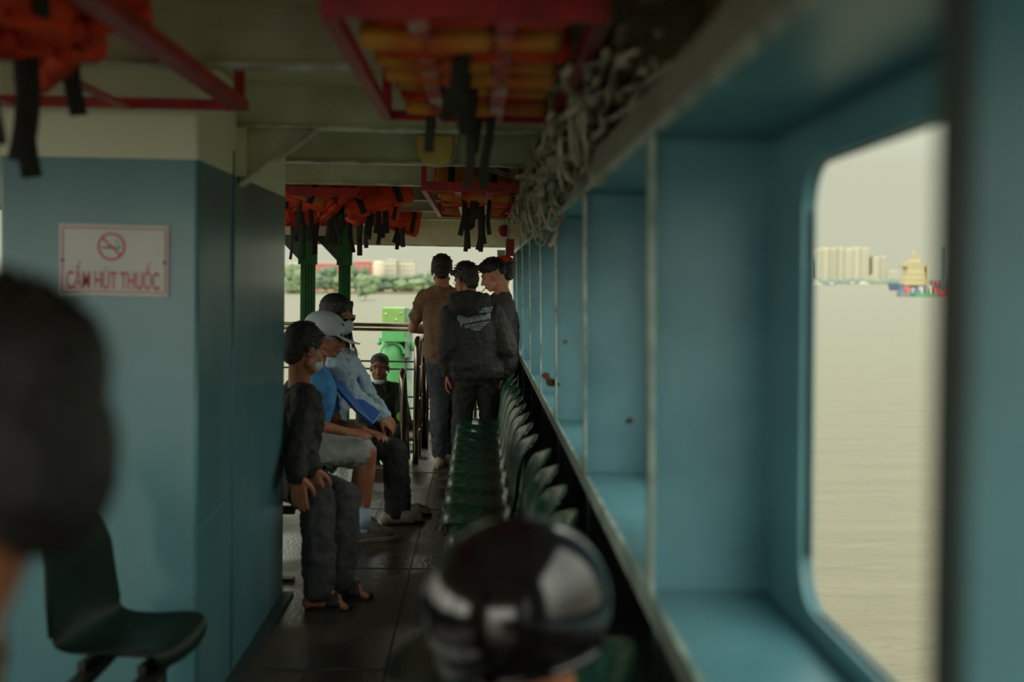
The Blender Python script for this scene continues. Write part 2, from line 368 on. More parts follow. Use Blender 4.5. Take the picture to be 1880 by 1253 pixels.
# ---------- lamp on the beam, red boxes
lp = empty('ceiling_lamp', P(799, 250, 5.36)); tag(lp, 'yellowed half-round lamp cover hanging below the second beam', 'lamp')
b = MB(); n = 14; pr = [(-.082, .0)]+[(-.082*cos(pi*i/n), -.075-.062*sin(pi*i/n)) for i in range(n+1)]+[(.082, .0)]
b.prism([(x, -.045, z) for x, z in pr], (0, .05, 0)); bevel(b.build('lamp_cover', M['lampy'], lp), .012, 3)
b = MB(); b.prism([(x*1.12+.014, 0, z*1.03) for x, z in pr], (0, .03, 0)); b.build('lamp_base', M['flange'], lp)
al = empty('alarm_bell', P(926, 424, 9.3)); tag(al, 'round dark red alarm bell under the ceiling above the wall', 'alarm bell')
MB().tube([(0, -.02, 0), (0, -.012, 0), (0, .03, 0)], [.038, .05, .052], 24).build('gong', M['redbox'], al, True)
MB().tube([(0, .03, 0), (0, .06, 0)], .03, 16).build('bell_base', M['screw'], al, True)
MB().tube([(.0, .05, .02), (.0, .05, .3)], .006, 6).build('conduit', M['edge'], al, True)
rb = empty('red_alarm_box', P(936, 455, 9.2)); tag(rb, 'red metal box with a white card hanging by the end of the window wall', 'box')
bevel(MB().box((-.034, -.035, -.068), (.034, .035, .068)).build('box_body', M['redbox'], rb), .004)
MB().box((-.1, .0, -.066), (-.036, .008, -.02)).build('white_card', M['paper'], rb)
MB().box((-.02, .036, -.06), (.0, .04, .35)).build('hanger', M['edge'], rb)

# ---------- bow: posts, gussets, rails
def post(px, Y, wpx, label, gdir):
    x = P(px, 540, Y).x; w_ = wpx/F*Y/2
    o = empty('deck_post', (x, Y, 0)); tag(o, label, 'post', 'green posts at the bow end')
    b = MB(); b.box((-w_, -.05, 0), (w_, .0, 2.0)); bevel(b.build('post_body', M['postgreen'], o), .01)
    b = MB()
    for xx in (-w_*.45, -w_*.1, w_*.3): b.box((xx, -.062, 0), (xx+.012, -.05, 1.62))
    b.build('post_rib', M['postgreen'], o)
    b = MB(); b.prism([(-w_, .0, 1.85), (-w_-.24, .0, 1.85), (-w_, .0, 1.60)], (0, .02, 0)); b.build('gusset', M['gusset'], o)
    b = MB(); b.box((-w_*1.25, -.07, 1.58), (w_*1.25, -.02, 2.0)); b.build('post_sleeve', M['postgreen'], o)
post(566, 10.6, 27, 'thick dark green steel post nearest the blue casing', 1)
post(633, 10.7, 22, 'thinner dark green steel post behind the long-haired woman', 1)
rl = empty('bow_railing', (0, 11.05, 0)); tag(rl, 'stainless railing across the open bow with thin lower rods', 'railing')
zt = 1.45-(599-517)/F*11.05
MB().tube([(-3.9, 0, zt), (.5, 0, zt)], .022, 12).build('top_tube', M['stainless'], rl, True)
MB().tube([(-3.9, .05, zt-.045), (.5, .05, zt-.045)], .020, 12).build('second_tube', M['stainless'], rl, True)
for yy in (668, 682, 733, 754):
    z = 1.45-(yy-519)/F*11.05
    MB().tube([(-3.9, 0, z), (.5, 0, z)], .009, 8).build('rod', M['steelframe'], rl, True)
MB().box((-3.9, -.03, 0), (.5, .03, .1)).build('toe_plate', M['greylow'], rl)
for x in (-3.3, -2.3, -1.27, -.03): MB().tube([(x, 0, .0), (x, 0, zt)], .018, 8).build('stanchion', M['stainless'], rl, True)
sr = empty('stair_guard_rail', (-.49, 9.0, 0)); tag(sr, 'stainless ladder-shaped guard rail beside the stair opening', 'railing')
tp = .985
pts = [(0, 0, 0), (0, 0, tp-.06)]+[(0, .06-.06*cos(a), tp-.06+.06*sin(a)) for a in (pi/6, pi/3, pi/2)]+[(0, .86, tp)]+[(0, .86+.06*sin(a), tp-.06+.06*cos(a)) for a in (pi/6, pi/3, pi/2)]+[(0, .92, 0)]
MB().tube(pts, .024, 12).build('loop_tube', M['stainless'], sr, True)
pts = [(0, .0, 0), (0, .0, tp-.02)]
for z in (.22, .48, .74): MB().tube([(0, 0, z), (0, .92, z)], .014, 8).build('rung', M['stainless'], sr, True)
MB().tube([(0, .46, 0), (0, .46, tp)], .02, 10).build('middle_post', M['stainless'], sr, True)
MB().tube([(.04, .92, 0), (.04, .92, tp), (.04, 1.98, tp), (.04, 1.98, 0)], .02, 10).build('rear_tube', M['stainless'], sr, True)
hr = empty('stair_handrail', P(739, 683, 8.85)); z0 = hr.location.z
tag(hr, 'short bent stainless handrail leaning over the stairs beside the seated man in green', 'railing')
pts = [(.03, 0, -z0), (0, 0, -.06), (0, .01, -.02), (0, .04, 0), (0, .08, -.01), (.0, .11, -.05), (.01, .5, -.75), (.01, .52, -1.1)]
MB().tube(pts, .027, 12).build('handrail_tube', M['stainless'], hr, True)
# stair flight inside the opening
st = empty('stair_flight', (HX0, HY1, 0)); tag(st, 'dark steel stairs dropping from the opening in the deck', 'stairs')
for i in range(4): MB().box((.02, -.42-.30*i, -.08-.22*i), (HX1-HX0-.02, -.02-.30*i, -.05-.22*i)).build('step', M['greylow'], st)
for x in (0.0, HX1-HX0-.012): MB().prism([(x, 0, -.02), (x, 0, -.35), (x, -1.4, -1.3), (x, -1.55, -1.1)], (.012, 0, 0)).build('stringer', M['greylow'], st)

# ---------- green bollard housing on the lower foredeck
gd = empty('green_davit_post', (P(724, 600, 13.2).x, 13.2, -1.6)); gz = 3.05-.34+.0
tag(gd, 'light green steel deck post with flanged side fitting beyond the bow rail', 'post')
def gzp(py): return 1.45-(py-518)/F*13.2+1.6
w2 = .145
bevel(MB().box((-w2, 0, gzp(602)), (w2-.02, .3, gzp(568))).build('head_box', M['palegreen2'], gd), .015)
MB().prism([(w2-.02, .0, gzp(660)), (w2-.02, .0, gzp(568)), (w2+.05, .1, gzp(571)), (w2+.05, .1, gzp(660))], (0, .22, 0)).build('side_shade_plate', M['greygreen'], gd)  # grey side of the post: its shade put into the colour
bevel(MB().box((-w2, .01, gzp(628)), (w2-.02, .3, gzp(602))).build('neck_box', M['palegreen'], gd), .01)
n = 12; b = MB(); b.tube([(-.02-.135*cos(pi*i/n), .0, gzp(652)+.12*sin(pi*i/n)) for i in range(n+1)], .014, 8); b.build('arch_rib', M['palegreen'], gd)
MB().tube([(-.02, .15, 0), (-.02, .15, gzp(660)), (-.015, .15, gzp(628))], [.13, .135, .14], 28).build('column', M['palegreen'], gd, True)
MB().tube([(.11, .3, 0), (.11, .3, gzp(625))], .09, 20).build('side_shade_column', M['greygreen'], gd, True)  # same side shade continued down the column as grey colour
MB().box((-w2-.03, -.04, gzp(630)), (w2+.03, .0, gzp(624))).build('rib', M['palegreen'], gd)
for z_ in (gzp(640),):
    f_ = MB().tube([(w2+.05, .1, z_), (w2+.12, .1, z_)], [.055, .055], 14).build('side_flange', M['palegreen'], gd, True)
    MB().tube([(w2+.12, .1, z_), (w2+.2, .1, z_)], [.03, .03], 10).build('flange_shaft', M['palegreen'], f_, True)
    for a in range(6): MB().tube([(w2+.11, .1+.042*cos(a), z_+.042*sin(a*pi/3)), (w2+.15, .1+.042*cos(a), z_+.042*sin(a*pi/3))], .01, 6).build('bolt', M['palegreen'], f_)
    MB().ell((-w2-.03, .05, z_+.04), .03, n=10, k=6).build('left_boss', M['palegreen'], gd, True)
for px_, pz_ in ((-.1, 580), (.07, 578), (.02, 590)): MB().ell((px_, -.003, gzp(pz_)), .012, n=8, k=6).build('bolt_head', M['flange'], gd, True)
struct(MB().box((-4, 11.3, -1.65), (.9, 16, -1.6)).build('floor_foredeck', mat('sandy_deck_paint', (150, 146, 124), .8)))
tg = empty('trim_foredeck_post', (P(873, 740, 13.6).x, 13.6, -1.6)); tag(tg, 'slim pale grey post seen between the legs of the man in the black hoodie', 'post'); tg.name = 'slim_deck_post'
MB().box((-.035, 0, 0), (.035, .05, 1.75)).build('post_body', M['greygreen'], tg); MB().box((-.06, -.02, 0), (.06, .07, .05)).build('base_plate', M['greygreen'], tg)

# ================= plastic seats =================
def chair_profile():
    return [(-.005, -.035, .165), (-.004, .0, .18), (.03, .015, .19), (.12, .003, .197), (.22, -.006, .2), (.285, .008, .2), (.318, .06, .197),
            (.33, .15, .19), (.338, .24, .18), (.355, .31, .165), (.378, .352, .155), (.398, .370, .125), (.406, .374, .085)]
def seat_shell(mat_, parent):
    pr = chair_profile(); nu = 12; vs = []; fs = []
    for j, (x, z, w) in enumerate(pr):
        for i in range(nu+1):
            u = -1+2*i/nu
            if j < 6: dz = .022*abs(u)**2.5; dx = .012*abs(u)**3 if j < 3 else 0
            else: dz = -.035*abs(u)**3*max(0, (j-8)/4); dx = -.03*u*u
            vs.append((x+dx, u*w, z+dz))
    for j in range(len(pr)-1):
        for i in range(nu): a = j*(nu+1)+i; fs.append((a, a+1, a+nu+2, a+nu+1))
    b = MB().add(vs, fs); o = b.build('seat_shell', mat_, parent, True, fix=False)
    s_ = o.modifiers.new('thick', 'SOLIDIFY'); s_.thickness = .008; s_.offset = -1
    ss = o.modifiers.new('sub', 'SUBSURF'); ss.levels = 1; ss.render_levels = 2
    return o
def make_chair(mat_):
    r = empty('plastic_seat'); seat_shell(mat_, r)
    b = MB(); b.box((.05, -.14, -.045), (.075, .14, -.02)); b.box((.22, -.14, -.045), (.245, .14, -.02)); b.box((.06, -.012, -.045), (.23, .012, -.03)); bevel(b.build('mounting_bracket', M['steelframe'], r), .003)
    # rolled stiffening rim round the back edge
    pr = chair_profile(); pts = []
    for j, (x, z, w) in enumerate(pr[6:]):
        jj = j+6; pts.append((x-.03, w, z-.035*max(0, (jj-8)/4)))
    rim = pts+[(x, -y, z) for x, y, z in reversed(pts)]
    MB().tube(rim, .006, 8).build('rim', mat_, r, True)
    return r
def dup(root, loc, rz, **kw):
    r = root.copy(); COL.objects.link(r); r.location = loc; r.rotation_euler.z = rz
    for ch in list(root.children):
        c = ch.copy(); COL.objects.link(c); c.parent = r
        for g in ch.children:
            d = g.copy(); COL.objects.link(d); d.parent = c
    for a, v in kw.items(): r[a] = v
    return r
proto = make_chair(M['chair']); first = [True]
def place(x, y, rz, label, group):
    global proto
    if first[0]: o = proto; o.location = (x, y, .425); o.rotation_euler.z = rz; first[0] = False
    else: o = dup(proto, (x, y, .425), rz)
    tag(o, label, 'chair', group); return o
ordn = ['farthest', 'second farthest', 'third farthest', 'fourth farthest', 'fifth farthest', 'sixth farthest', 'seventh farthest', 'eighth farthest', 'nearest']
for i in range(9): place(-.148, 8.12-.41*i, 0, 'glossy dark green plastic seat, %s in the far bank by the windows' % ordn[i], 'green seats of the far bank by the windows')
ordm = ['farthest, set apart from the far bank', 'second farthest', 'third farthest', 'fourth farthest', 'fifth farthest', 'just beyond the helmet', 'beside the helmet wearer', 'under the helmet wearer']
for i in range(8): place(-.115, 4.42-.40*i, 0, 'glossy dark green seat of the near bank, %s' % ordm[i], 'green seats of the near bank by the windows')
ordl = ['under the older man in the black jacket', 'under the man in the white cap', 'under the long-haired woman']
for i in range(3): place(-.79, 5.62+.50*i+(.15 if i else 0), pi, 'green plastic seat on the casing side, %s' % ordl[i], 'green seats on the casing side')
c2 = dup(proto, (-.81, 3.17, .425), pi-.15); tag(c2, 'dark green plastic seat in front of the blue casing wall, its back to the left', 'chair')
for ch in c2.children:
    ch.data = ch.data.copy()
    if ch.name.startswith(('seat_shell', 'rim')): ch.data.materials[0] = M['chairdark']
c3 = dup(proto, (-1.0, 2.35, .425), pi); tag(c3, 'blurred dark plastic seat at the lower left edge, nearest to the viewer', 'chair')
for ch in c3.children: ch.data = [q for q in c2.children if q.name.split('.')[0] == ch.name.split('.')[0]][0].data
def bench(x0, x1, ya, yb, label):
    o = empty('bench_frame', ((x0+x1)/2, ya, 0)); tag(o, label, 'bench frame'); hw = (x1-x0)/2
    for s in (-1, 1): MB().box((s*hw-.018, 0, .345), (s*hw+.018, yb-ya, .38)).build('beam', M['steelframe'], o)
    n = max(2, int((yb-ya)/1.2)+1)
    for i in range(n):
        y = (yb-ya)*i/(n-1); b = MB(); b.box((-hw, y-.02, .345-.02), (hw, y+.02, .36)); 
        b.box((-.025, y-.025, 0), (.025, y+.025, .34)); b.box((-hw, y-.025, 0), (hw, y+.025, .015)); b.build('leg', M['steelframe'], o)
bench(-.07, .10, 4.7, 8.25, 'steel bench frame carrying the far bank of seats by the windows')
bench(-.04, .13, 1.5, 4.55, 'steel bench frame carrying the near bank of seats by the windows')
bench(-1.04, -.87, 5.45, 7.0, 'steel bench frame under the seats on the casing side')
bench(-1.05, -.88, 2.95, 3.45, 'steel bench frame under the seat by the casing wall')
bench(-1.25, -1.08, 2.15, 2.55, 'steel bench frame under the blurred seat at the left edge')

# ================= ceiling racks and life vests =================
def rack(x0, x1, y0, y1, zb, label, slats, worn=True, sbw=.03):
    o = empty('vest_rack', ((x0+x1)/2, y0, zb)); tag(o, label, 'rack', 'red overhead racks'); hw = (x1-x0)/2; ln = y1-y0; H = 2.14-zb
    t = .012
    MB().box((-hw, -t, 0), (hw, t, .052)).build('front_bar', M['rack'], o)
    MB().box((-hw, ln-t, 0), (hw, ln+t, .03)).build('rear_bar', M['rack'], o)
    for x in slats: MB().box((x*hw-.02, 0, -.004), (x*hw+.02, ln, .004)).build('slat', M['rackworn'] if worn else M['rack'], o)
    for s in (-1, 1): MB().box((s*hw-sbw/2, 0, 0), (s*hw+sbw/2, ln, .03)).build('side_bar', M['rack'], o)
    for s in (-1, 1):
        for y in (0, ln): MB().box((s*hw-.014, y-.014, .03), (s*hw+.014, y+.014, H)).build('hanger', M['rack'], o)
    return o
rack(-.30, .225, 2.22, 3.62, 1.95, 'red ceiling rack nearest the viewer, full of orange and yellow life vests', (-.35, .3))
rack(-.32, .215, 6.35, 8.9, 1.945, 'small far red ceiling rack on the window side', (-.3, .35))
rack(-1.75, -.73, 1.3, 3.48, 1.95, 'red ceiling rack at the upper left over the casing corner', (-.3, .35), False, .055)
rack(-1.95, -.735, 6.85, 10.6, 1.94, 'red ceiling rack over the seated passengers, straps dangling below it', (-.5, .0, .5))
def make_vest(c1, c2):
    r = empty('life_vest')
    b = MB()
    for x0, x1 in ((-.215, -.075), (-.07, .07), (.075, .215)):
        b.box((x0, -.03, -.13), (x1, .03, .13))
    o = b.build('foam_panel', c1, r, True); bv = o.modifiers.new('b', 'BEVEL'); bv.width = .022; bv.segments = 3
    t = bpy.data.textures.new('folds', 'CLOUDS'); t.noise_scale = .12; d = o.modifiers.new('d', 'DISPLACE'); d.texture = t; d.strength = .03; d.texture_coords = 'LOCAL'
    o = bevel(MB().box((-.2, -.05, -.11), (.2, -.028, .12)).build('lining', c2, r, True), .01)
    for x in (-.12, .12): MB().tube([(x, -.055, -.12), (x, -.056, .0), (x, -.055, .12)], .019, 6, flat=.15, side=(1, 0, 0)).build('webbing', M['strap'], r, True)
    return r
vA = make_vest(M['orange'], M['yellow']); vB = make_vest(M['yellow'], M['orange']); vC = make_vest(M['orange'], M['orange'])
used = {}
def vest(src, loc, rot, sc, label, group, straps=()):
    if src.name not in used: used[src.name] = 1; o = src
    else: o = dup(src, (0, 0, 0), 0)
    o.location = loc; o.rotation_euler = rot; o.scale = (sc, sc, sc); tag(o, label, 'life vest', group)
    R = Matrix.LocRotScale(Vector(loc), o.rotation_euler, Vector((sc,)*3)); Ri = R.inverted()
    for (dx, dy, top, ln, w) in straps:      # dangling webbing, in world metres below the vest
        pts = []; ph = random.uniform(0, 6); am = random.uniform(.004, .02)
        for i in range(9):
            t = i/8; pts.append(Ri @ Vector((loc[0]+dx+am*sin(ph+3*t)*t*1.5, loc[1]+dy+am*cos(ph+2*t)*t, top-ln*t)))
        MB().tube(pts, w/2/sc, 8, flat=.14, side=(Ri.to_3x3() @ Vector((1, random.uniform(-.6, .6), 0))).normalized()).build('strap', M['strap'], o, True)
    return o
rnd = random.Random(3)
words = ['first row from the front bar', 'second row', 'third row', 'fourth row', 'fifth row', 'sixth row', 'seventh row', 'eighth row', 'ninth row', 'tenth row']
for i in range(9):
    y = 2.34+.145*i; src = (vA, vB, vA, vB, vB, vA, vB, vA, vB)[i]
    st_ = []
    if i == 1: st_ = [(.0, 0, 1.99, .16, .04)]
    if i == 4: st_ = [(-.07, .05, 1.96, .10, .03)]
    if i == 7: st_ = [(-.02, 0, 1.96, .24, .03)]
    if i == 8: st_ = [(-.135, 0, 1.97, .13, .035), (.045, -.02, 1.97, .24, .03)]
    vest(src, (-.035+rnd.uniform(-.015, .015), y, 2.035+rnd.uniform(-.01, .01)), (radians(-52+rnd.uniform(-8, 8)), rnd.uniform(-.05, .05), rnd.uniform(-.06, .06)), .98, 'folded %s life vest in the nearest ceiling rack, %s' % ('orange' if src is vA else 'yellow', words[i]), 'life vests in the nearest rack', st_)
for i in range(10):
    y = 6.55+.24*i; st_ = []
    if i in (1, 5, 8): st_ = [(rnd.uniform(-.12, -.02), 0, 1.95, .18+.05*(i % 3), .035), (rnd.uniform(.0, .1), .03, 1.95, .22, .03)]
    if i == 3: st_ = [(.02, 0, 1.95, .30, .035), (.04, .05, 1.96, .32, .03)]
    vest(vB if i % 3 else vA, (-.05+rnd.uniform(-.02, .02), y, 2.03), (radians(-50+rnd.uniform(-8, 8)), 0, rnd.uniform(-.06, .06)), 1.0, 'folded life vest in the far window-side rack, %s' % words[i], 'life vests in the far window-side rack', st_)
# left near rack: loosely piled orange vests with thick straps
spots = [(60, 30, 2.1, 'topmost one cut by the corner'), (230, 40, 2.5, 'beside the rack bar'), (160, 120, 2.3, 'lying above the bar'), (235, 140, 2.7, 'lowest bulging one'), (20, 130, 2.5, 'at the left edge'), (330, 20, 2.0, 'behind the diagonal bar')]
for j, (px, py, D, w_) in enumerate(spots):
    c = P(px, py, D); c.z = 2.03; c.x = min(c.x, -.93); st_ = []
    if j == 3: st_ = [(-.1, -.05, 1.97, .30, .045), (-.02, 0, 1.98, .16, .04)]
    if j == 2: st_ = [(-.08, .06, 1.97, .26, .05)]
    if j == 4: st_ = [(.03, .0, 1.97, .28, .05)]
    if j == 1: st_ = [(-.05, 0, 2.0, .2, .04)]
    vest(vC, tuple(c), (radians(-30+rnd.uniform(-25, 25)), rnd.uniform(-.3, .3), rnd.uniform(-1, 1)), .95, 'loose orange life vest in the upper left rack, %s' % w_, 'loose vests in the upper left rack', st_)
lw = ['left end behind the casing', 'stacked on the left', 'rolled one above the front bar', 'big crumpled one by the middle hanger', 'behind the crumpled one', 'in the middle of the rack', 'hanging over the side bar', 'farther back on the left', 'farther back in the middle', 'far right corner', 'far left corner', 'last one towards the bow']
sp2 = [(545, 335, 7.0), (560, 350, 7.3), (618, 352, 7.2), (700, 352, 7.2), (640, 372, 7.9), (690, 372, 8.0), (735, 362, 7.6), (560, 385, 8.4), (610, 392, 8.7), (735, 398, 9.2), (570, 408, 9.4), (690, 395, 9.0)]
for j, (px, py, D) in enumerate(sp2):
    c = P(px, py, D); c.z = max(1.97, min(2.08, c.z)); c.x = min(c.x, -.80 if j not in (3, 6, 9) else -.66); st_ = []
    for q in range(3 if j not in (0, 1) else 1):
        st_.append((rnd.uniform(-.16, .16), rnd.uniform(-.1, .1), c.z-.03, rnd.uniform(.18, .36), rnd.uniform(.03, .045)))
    vest(vC if j % 4 else vA, tuple(c), (radians(-25+rnd.uniform(-30, 30)), rnd.uniform(-.35, .35), rnd.uniform(-1.2, 1.2)), 1.0, 'orange life vest over the seated passengers, %s' % lw[j], 'vests over the seated passengers', st_)

# ---------- tangled rope stowed along the top of the window wall
rb_ = MB(); rr = random.Random(11)
for s in range(90):
    ph = [rr.uniform(0, 6.28) for _ in range(4)]; am = [rr.uniform(.01, .05) for _ in range(4)]; y0 = 2.35+rr.uniform(0, 2.2); y1 = min(8.6, y0+rr.uniform(1.2, 4.5))
    cx = .28+rr.uniform(-.05, .08); cz = 1.93+rr.uniform(-.06, .1); pts = []
    n = int((y1-y0)/.05)
    for i in range(n):
        y = y0+i*.05; t = (y-2.55)/6
        low = .10*math.exp(-((y-5.0)/.9)**2)
        pts.append((cx+am[0]*sin(ph[0]+y*5)+am[1]*.5*sin(ph[1]+y*13), y, cz-low+.0*t+am[2]*sin(ph[2]+y*4)+am[3]*.5*sin(ph[3]+y*11)))
    rb_.tube(pts, rr.uniform(.006, .014), 6)
for s in range(60):   # hanging loops
    y = rr.choice([rr.uniform(2.7, 3.9), rr.uniform(4.2, 5.6), rr.uniform(4.4, 7.2)]); c = Vector((.27+rr.uniform(-.05, .05), y, 1.93+rr.uniform(-.05, .08))); a = rr.uniform(.03, .07); hgt = rr.uniform(.07, .17); yw = rr.uniform(.03, .16)
    pts = []
    for i in range(17):
        g = 2*pi*i/16; pts.append(c+Vector((a*cos(g)*.8, yw*cos(g+.6), -hgt*.6+hgt*sin(g))))
    rb_.tube(pts, rr.uniform(.004, .008), 5)
ro = rb_.build('rope_bundle', M['rope'], None, True); tag(ro, 'long tangled bundle of weathered rope stowed above the windows', 'rope')
cb = MB()
for k_ in range(3): cb.tube([P(850+k_*6, 290+k_*3, 5.45), P(890, 304+k_*4, 5.6), P(930, 318+k_*3, 5.8), P(958, 322+k_*5, 6.0), P(985, 322, 6.2)], .004, 6)
tag(cb.build('thin_cable', M['rope'], None, True), 'thin grey cables running from the lamp beam to the rope bundle', 'cable')
co = MB()
co.tube([P(1022, 405, 4.78), P(1021, 430, 4.78), P(1013, 448, 4.76), P(1006, 452, 4.75)], .011, 8)
tag(co.build('rope_end', M['rope'], None, True), 'frayed rope end hanging over the top of the third frame', 'rope')
# ================= people =================
def nrm(v): return Vector(v).normalized()
class Head:
    def __init__(s, c, f, up=(0, 0, 1), sc=1.0):
        s.c = Vector(c); s.f = nrm(f); s.r = s.f.cross(nrm(up)).normalized(); s.u = s.r.cross(s.f); s.k = sc
    def w(s, x, y, z): return s.c+(s.r*x+s.f*y+s.u*z)*s.k
    def e(s, mb, c, r, n=16, k=10): mb.ell(s.w(*c), tuple(q*s.k for q in r), s.r, s.f, s.u, n, k)
    def t(s, mb, pts, rad): mb.caps([s.w(*p) for p in pts], [q*s.k for q in rad], 10)
    def skull(s, mb, neck):
        s.e(mb, (0, -.012, .03), (.072, .092, .084), 24, 16); s.e(mb, (0, .030, -.03), (.058, .060, .085), 20, 14)
        s.e(mb, (0, .052, -.088), (.030, .028, .026)); s.t(mb, [(-.05, .0, -.06), (-.022, .055, -.09), (.022, .055, -.09), (.05, .0, -.06)], [.018, .018, .018, .018])
        for q in (-1, 1):
            s.e(mb, (q*.034, .056, -.03), (.024, .026, .03)); s.e(mb, (q*.075, -.008, -.012), (.009, .021, .033)); s.e(mb, (q*.080, -.016, -.004), (.007, .014, .022))
            s.e(mb, (q*.012, .092, -.042), (.009, .011, .008))
        s.t(mb, [(0, .082, .008), (0, .096, -.018), (0, .107, -.038)], [.009, .010, .0115])
        s.t(mb, [(-.038, .072, .022), (0, .083, .022), (.038, .072, .022)], [.010, .011, .010])
        s.t(mb, [(-.02, .079, -.066), (0, .086, -.064), (.02, .079, -.066)], [.006, .008, .006]); s.t(mb, [(-.017, .078, -.076), (0, .084, -.077), (.017, .078, -.076)], [.006, .008, .006])
        mb.tube([s.w(0, -.025, -.02), Vector(neck)], [.052*s.k, .056], 16); mb.ell(neck, .058)
    def hair(s, mb, kind='short', extra=()):
        s.e(mb, (0, -.020, .048), (.083, .098, .086), 24, 16)
        s.e(mb, (0, -.062, .0), (.068, .052, .07), 20, 12); s.e(mb, (0, -.066, -.045), (.052, .036, .04), 16, 10)
        if kind != 'bare':
            for q in (-1, 1): s.e(mb, (q*.068, -.015, .030), (.016, .045, .045))
        for c, r in extra: s.e(mb, c, r)
    def spikes(s, mb, n, rnd_, ln=.03, zc=.02):
        for _ in range(n):
            a = rnd_.uniform(0, 2*pi); t = rnd_.uniform(.0, 1.5)
            d = Vector((sin(t)*cos(a), sin(t)*sin(a), cos(t))); p = (d.x*.078, -.02+d.y*.094, .048+d.z*.082)
            q = (p[0]+d.x*ln+rnd_.uniform(-.01, .01), p[1]+d.y*ln+.01, p[2]+d.z*ln*.6)
            mb.tube([s.w(*p), s.w(*q)], [.008*s.k, .0015*s.k], 5)
def hand(mb, w, d, nl, curl=.5, thumb=1, k=1.0):
    w = Vector(w); d = nrm(d); nl = Vector(nl); nl = (nl-d*nl.dot(d)).normalized(); lat = d.cross(nl)*thumb
    for i, o in enumerate((.030, .010, -.011, -.031)):
        mb.caps([w+lat*o*.45*k, w+(d*.05+lat*o*.85)*k, w+(d*.085+lat*o)*k], [.014*k, .012*k, .0105*k], 8)
        L_ = (.072, .082, .076, .058)[i]*k; p = w+(d*.085+lat*o)*k; a = curl*.35; pts = [p]
        for q, fr in enumerate((.45, .32, .23)):
            dd = d*cos(a)+nl*sin(a)+lat*(o*.9); p = p+dd.normalized()*L_*fr*(1.0 if i else .98); pts.append(p); a += curl*(.8+.12*i)
        mb.caps(pts, [.0098*k, .0088*k, .0078*k, .0068*k], 8)
    b = w+(d*.022+lat*.026)*k
    p1 = b+(d*.028+lat*.024+nl*.01)*k; p2 = p1+(d*.030+lat*.008+nl*.012*(1+curl))*k; p3 = p2+(d*.024-lat*.004+nl*.008*(1+curl))*k
    mb.caps([b, p1, p2, p3], [.015*k, .012*k, .0105*k, .0085*k], 8)
def foot(mb, an, toe, r=1.0):
    an = Vector(an); toe = Vector(toe); g = Vector((an.x, an.y, .03)); d = toe-g; d.z = 0; L_ = d.length; d.normalize()
    heel = g-d*.045; mb.caps([an, heel+Vector((0, 0, .0))], [.034*r, .032*r]); mb.caps([an, g+d*L_*.55+Vector((0, 0, .012)), ], [.034*r, .03*r])
    lat = Vector((-d.y, d.x, 0))
    mb.caps([heel, g+d*L_*.5], [.03*r, .032*r])
    for i, o in enumerate((-.03, -.013, .003, .017, .03)):
        mb.caps([g+d*L_*.5+lat*o*.6, g+d*(L_*(.93-.035*i))+lat*o-Vector((0, 0, .013))], [.02*r, (.014, .0105, .010, .0095, .009)[i]*r], 8)
def torso(mb, J, k=1.0, zlo=0.0, w=1.0, fat=1.0):
    pel, nk, a, b = [Vector(J[q]) for q in ('pel', 'neck', 'shA', 'shB')]
    X = (b-a).normalized(); up = (nk-pel).normalized(); Y = up.cross(X).normalized(); sw_ = (b-a).length/2; mid = (a+b)/2
    H = mid-pel
    rings = [(pel-up*.09, .13*k*w, .09*k, X, Y), (pel, .165*k*w, .115*k*fat, X, Y), (pel+H*.3, .15*k*w, .108*k*fat, X, Y), (pel+H*.62, (.16*w)*k, .118*k*fat, X, Y), (pel+H*.88, (sw_*.92)*k, .105*k, X, Y), (mid+up*.01, sw_*.86*k, .078*k, X, Y), (nk-up*.01, .062*k, .06*k, X, Y)]
    mb.loft(rings)
    for q in (a, b): mb.ell(q, .062*k)
    mb.caps([a, nk-up*.02], [.058*k, .05*k]); mb.caps([b, nk-up*.02], [.058*k, .05*k])
def arms(mb, J, r=(.05, .042, .03), which='AB', part=1.0):
    for q in which:
        s_, e_, w_ = Vector(J['sh'+q]), Vector(J['el'+q]), Vector(J['wr'+q])
        if part >= 1: mb.caps([s_, s_.lerp(e_, .5), e_, e_.lerp(w_, .35), w_], [r[0], r[0]*.94, r[1], r[1]*.96, r[2]])
        else: mb.caps([s_, s_.lerp(e_, part/.5 if part < .5 else 1)], [r[0], r[1]])
def legs(mb, J, r=(.085, .058, .042), which='AB', end=1.0):
    for q in which:
        h, k_, a = Vector(J['hip'+q]), Vector(J['kn'+q]), Vector(J['an'+q])
        p = [h, h.lerp(k_, .5), k_]; rr_ = [r[0], r[0]*.86, r[1]]
        if end >= 1: p += [k_.lerp(a, .35), a]; rr_ += [r[1]*1.0, r[2]]
        elif end < .5: p = [h, h.lerp(k_, .5), h.lerp(k_, end*2)]; rr_ = [r[0], r[0]*.9, r[1]]
        mb.caps(p, rr_)
def body(J, hd, root, skin, feet=True, vox=.0055, hands=None, sw_=1.0):
    b = MB(); hd.skull(b, J['neck']); torso(b, J, .86*sw_); arms(b, J, (.043, .036, .026)); legs(b, J, (.07, .048, .034))
    for q in 'AB':
        if hands and q in hands: hand(b, J['wr'+q], *hands[q])
        if feet: foot(b, J['an'+q], J['to'+q] if feet is True else Vector(J['an'+q]).lerp(J['to'+q], .72), 1.0 if feet is True else .78)
    o = b.build('body', skin, root); remesh(o, vox, 3, .5); return o
def cloth(name, m_, root, fn, vox=.008, it=4, disp=.026, ds=.05):
    b = MB(); fn(b); o = b.build(name, m_, root); remesh(o, vox, it, .5, disp, ds); return o
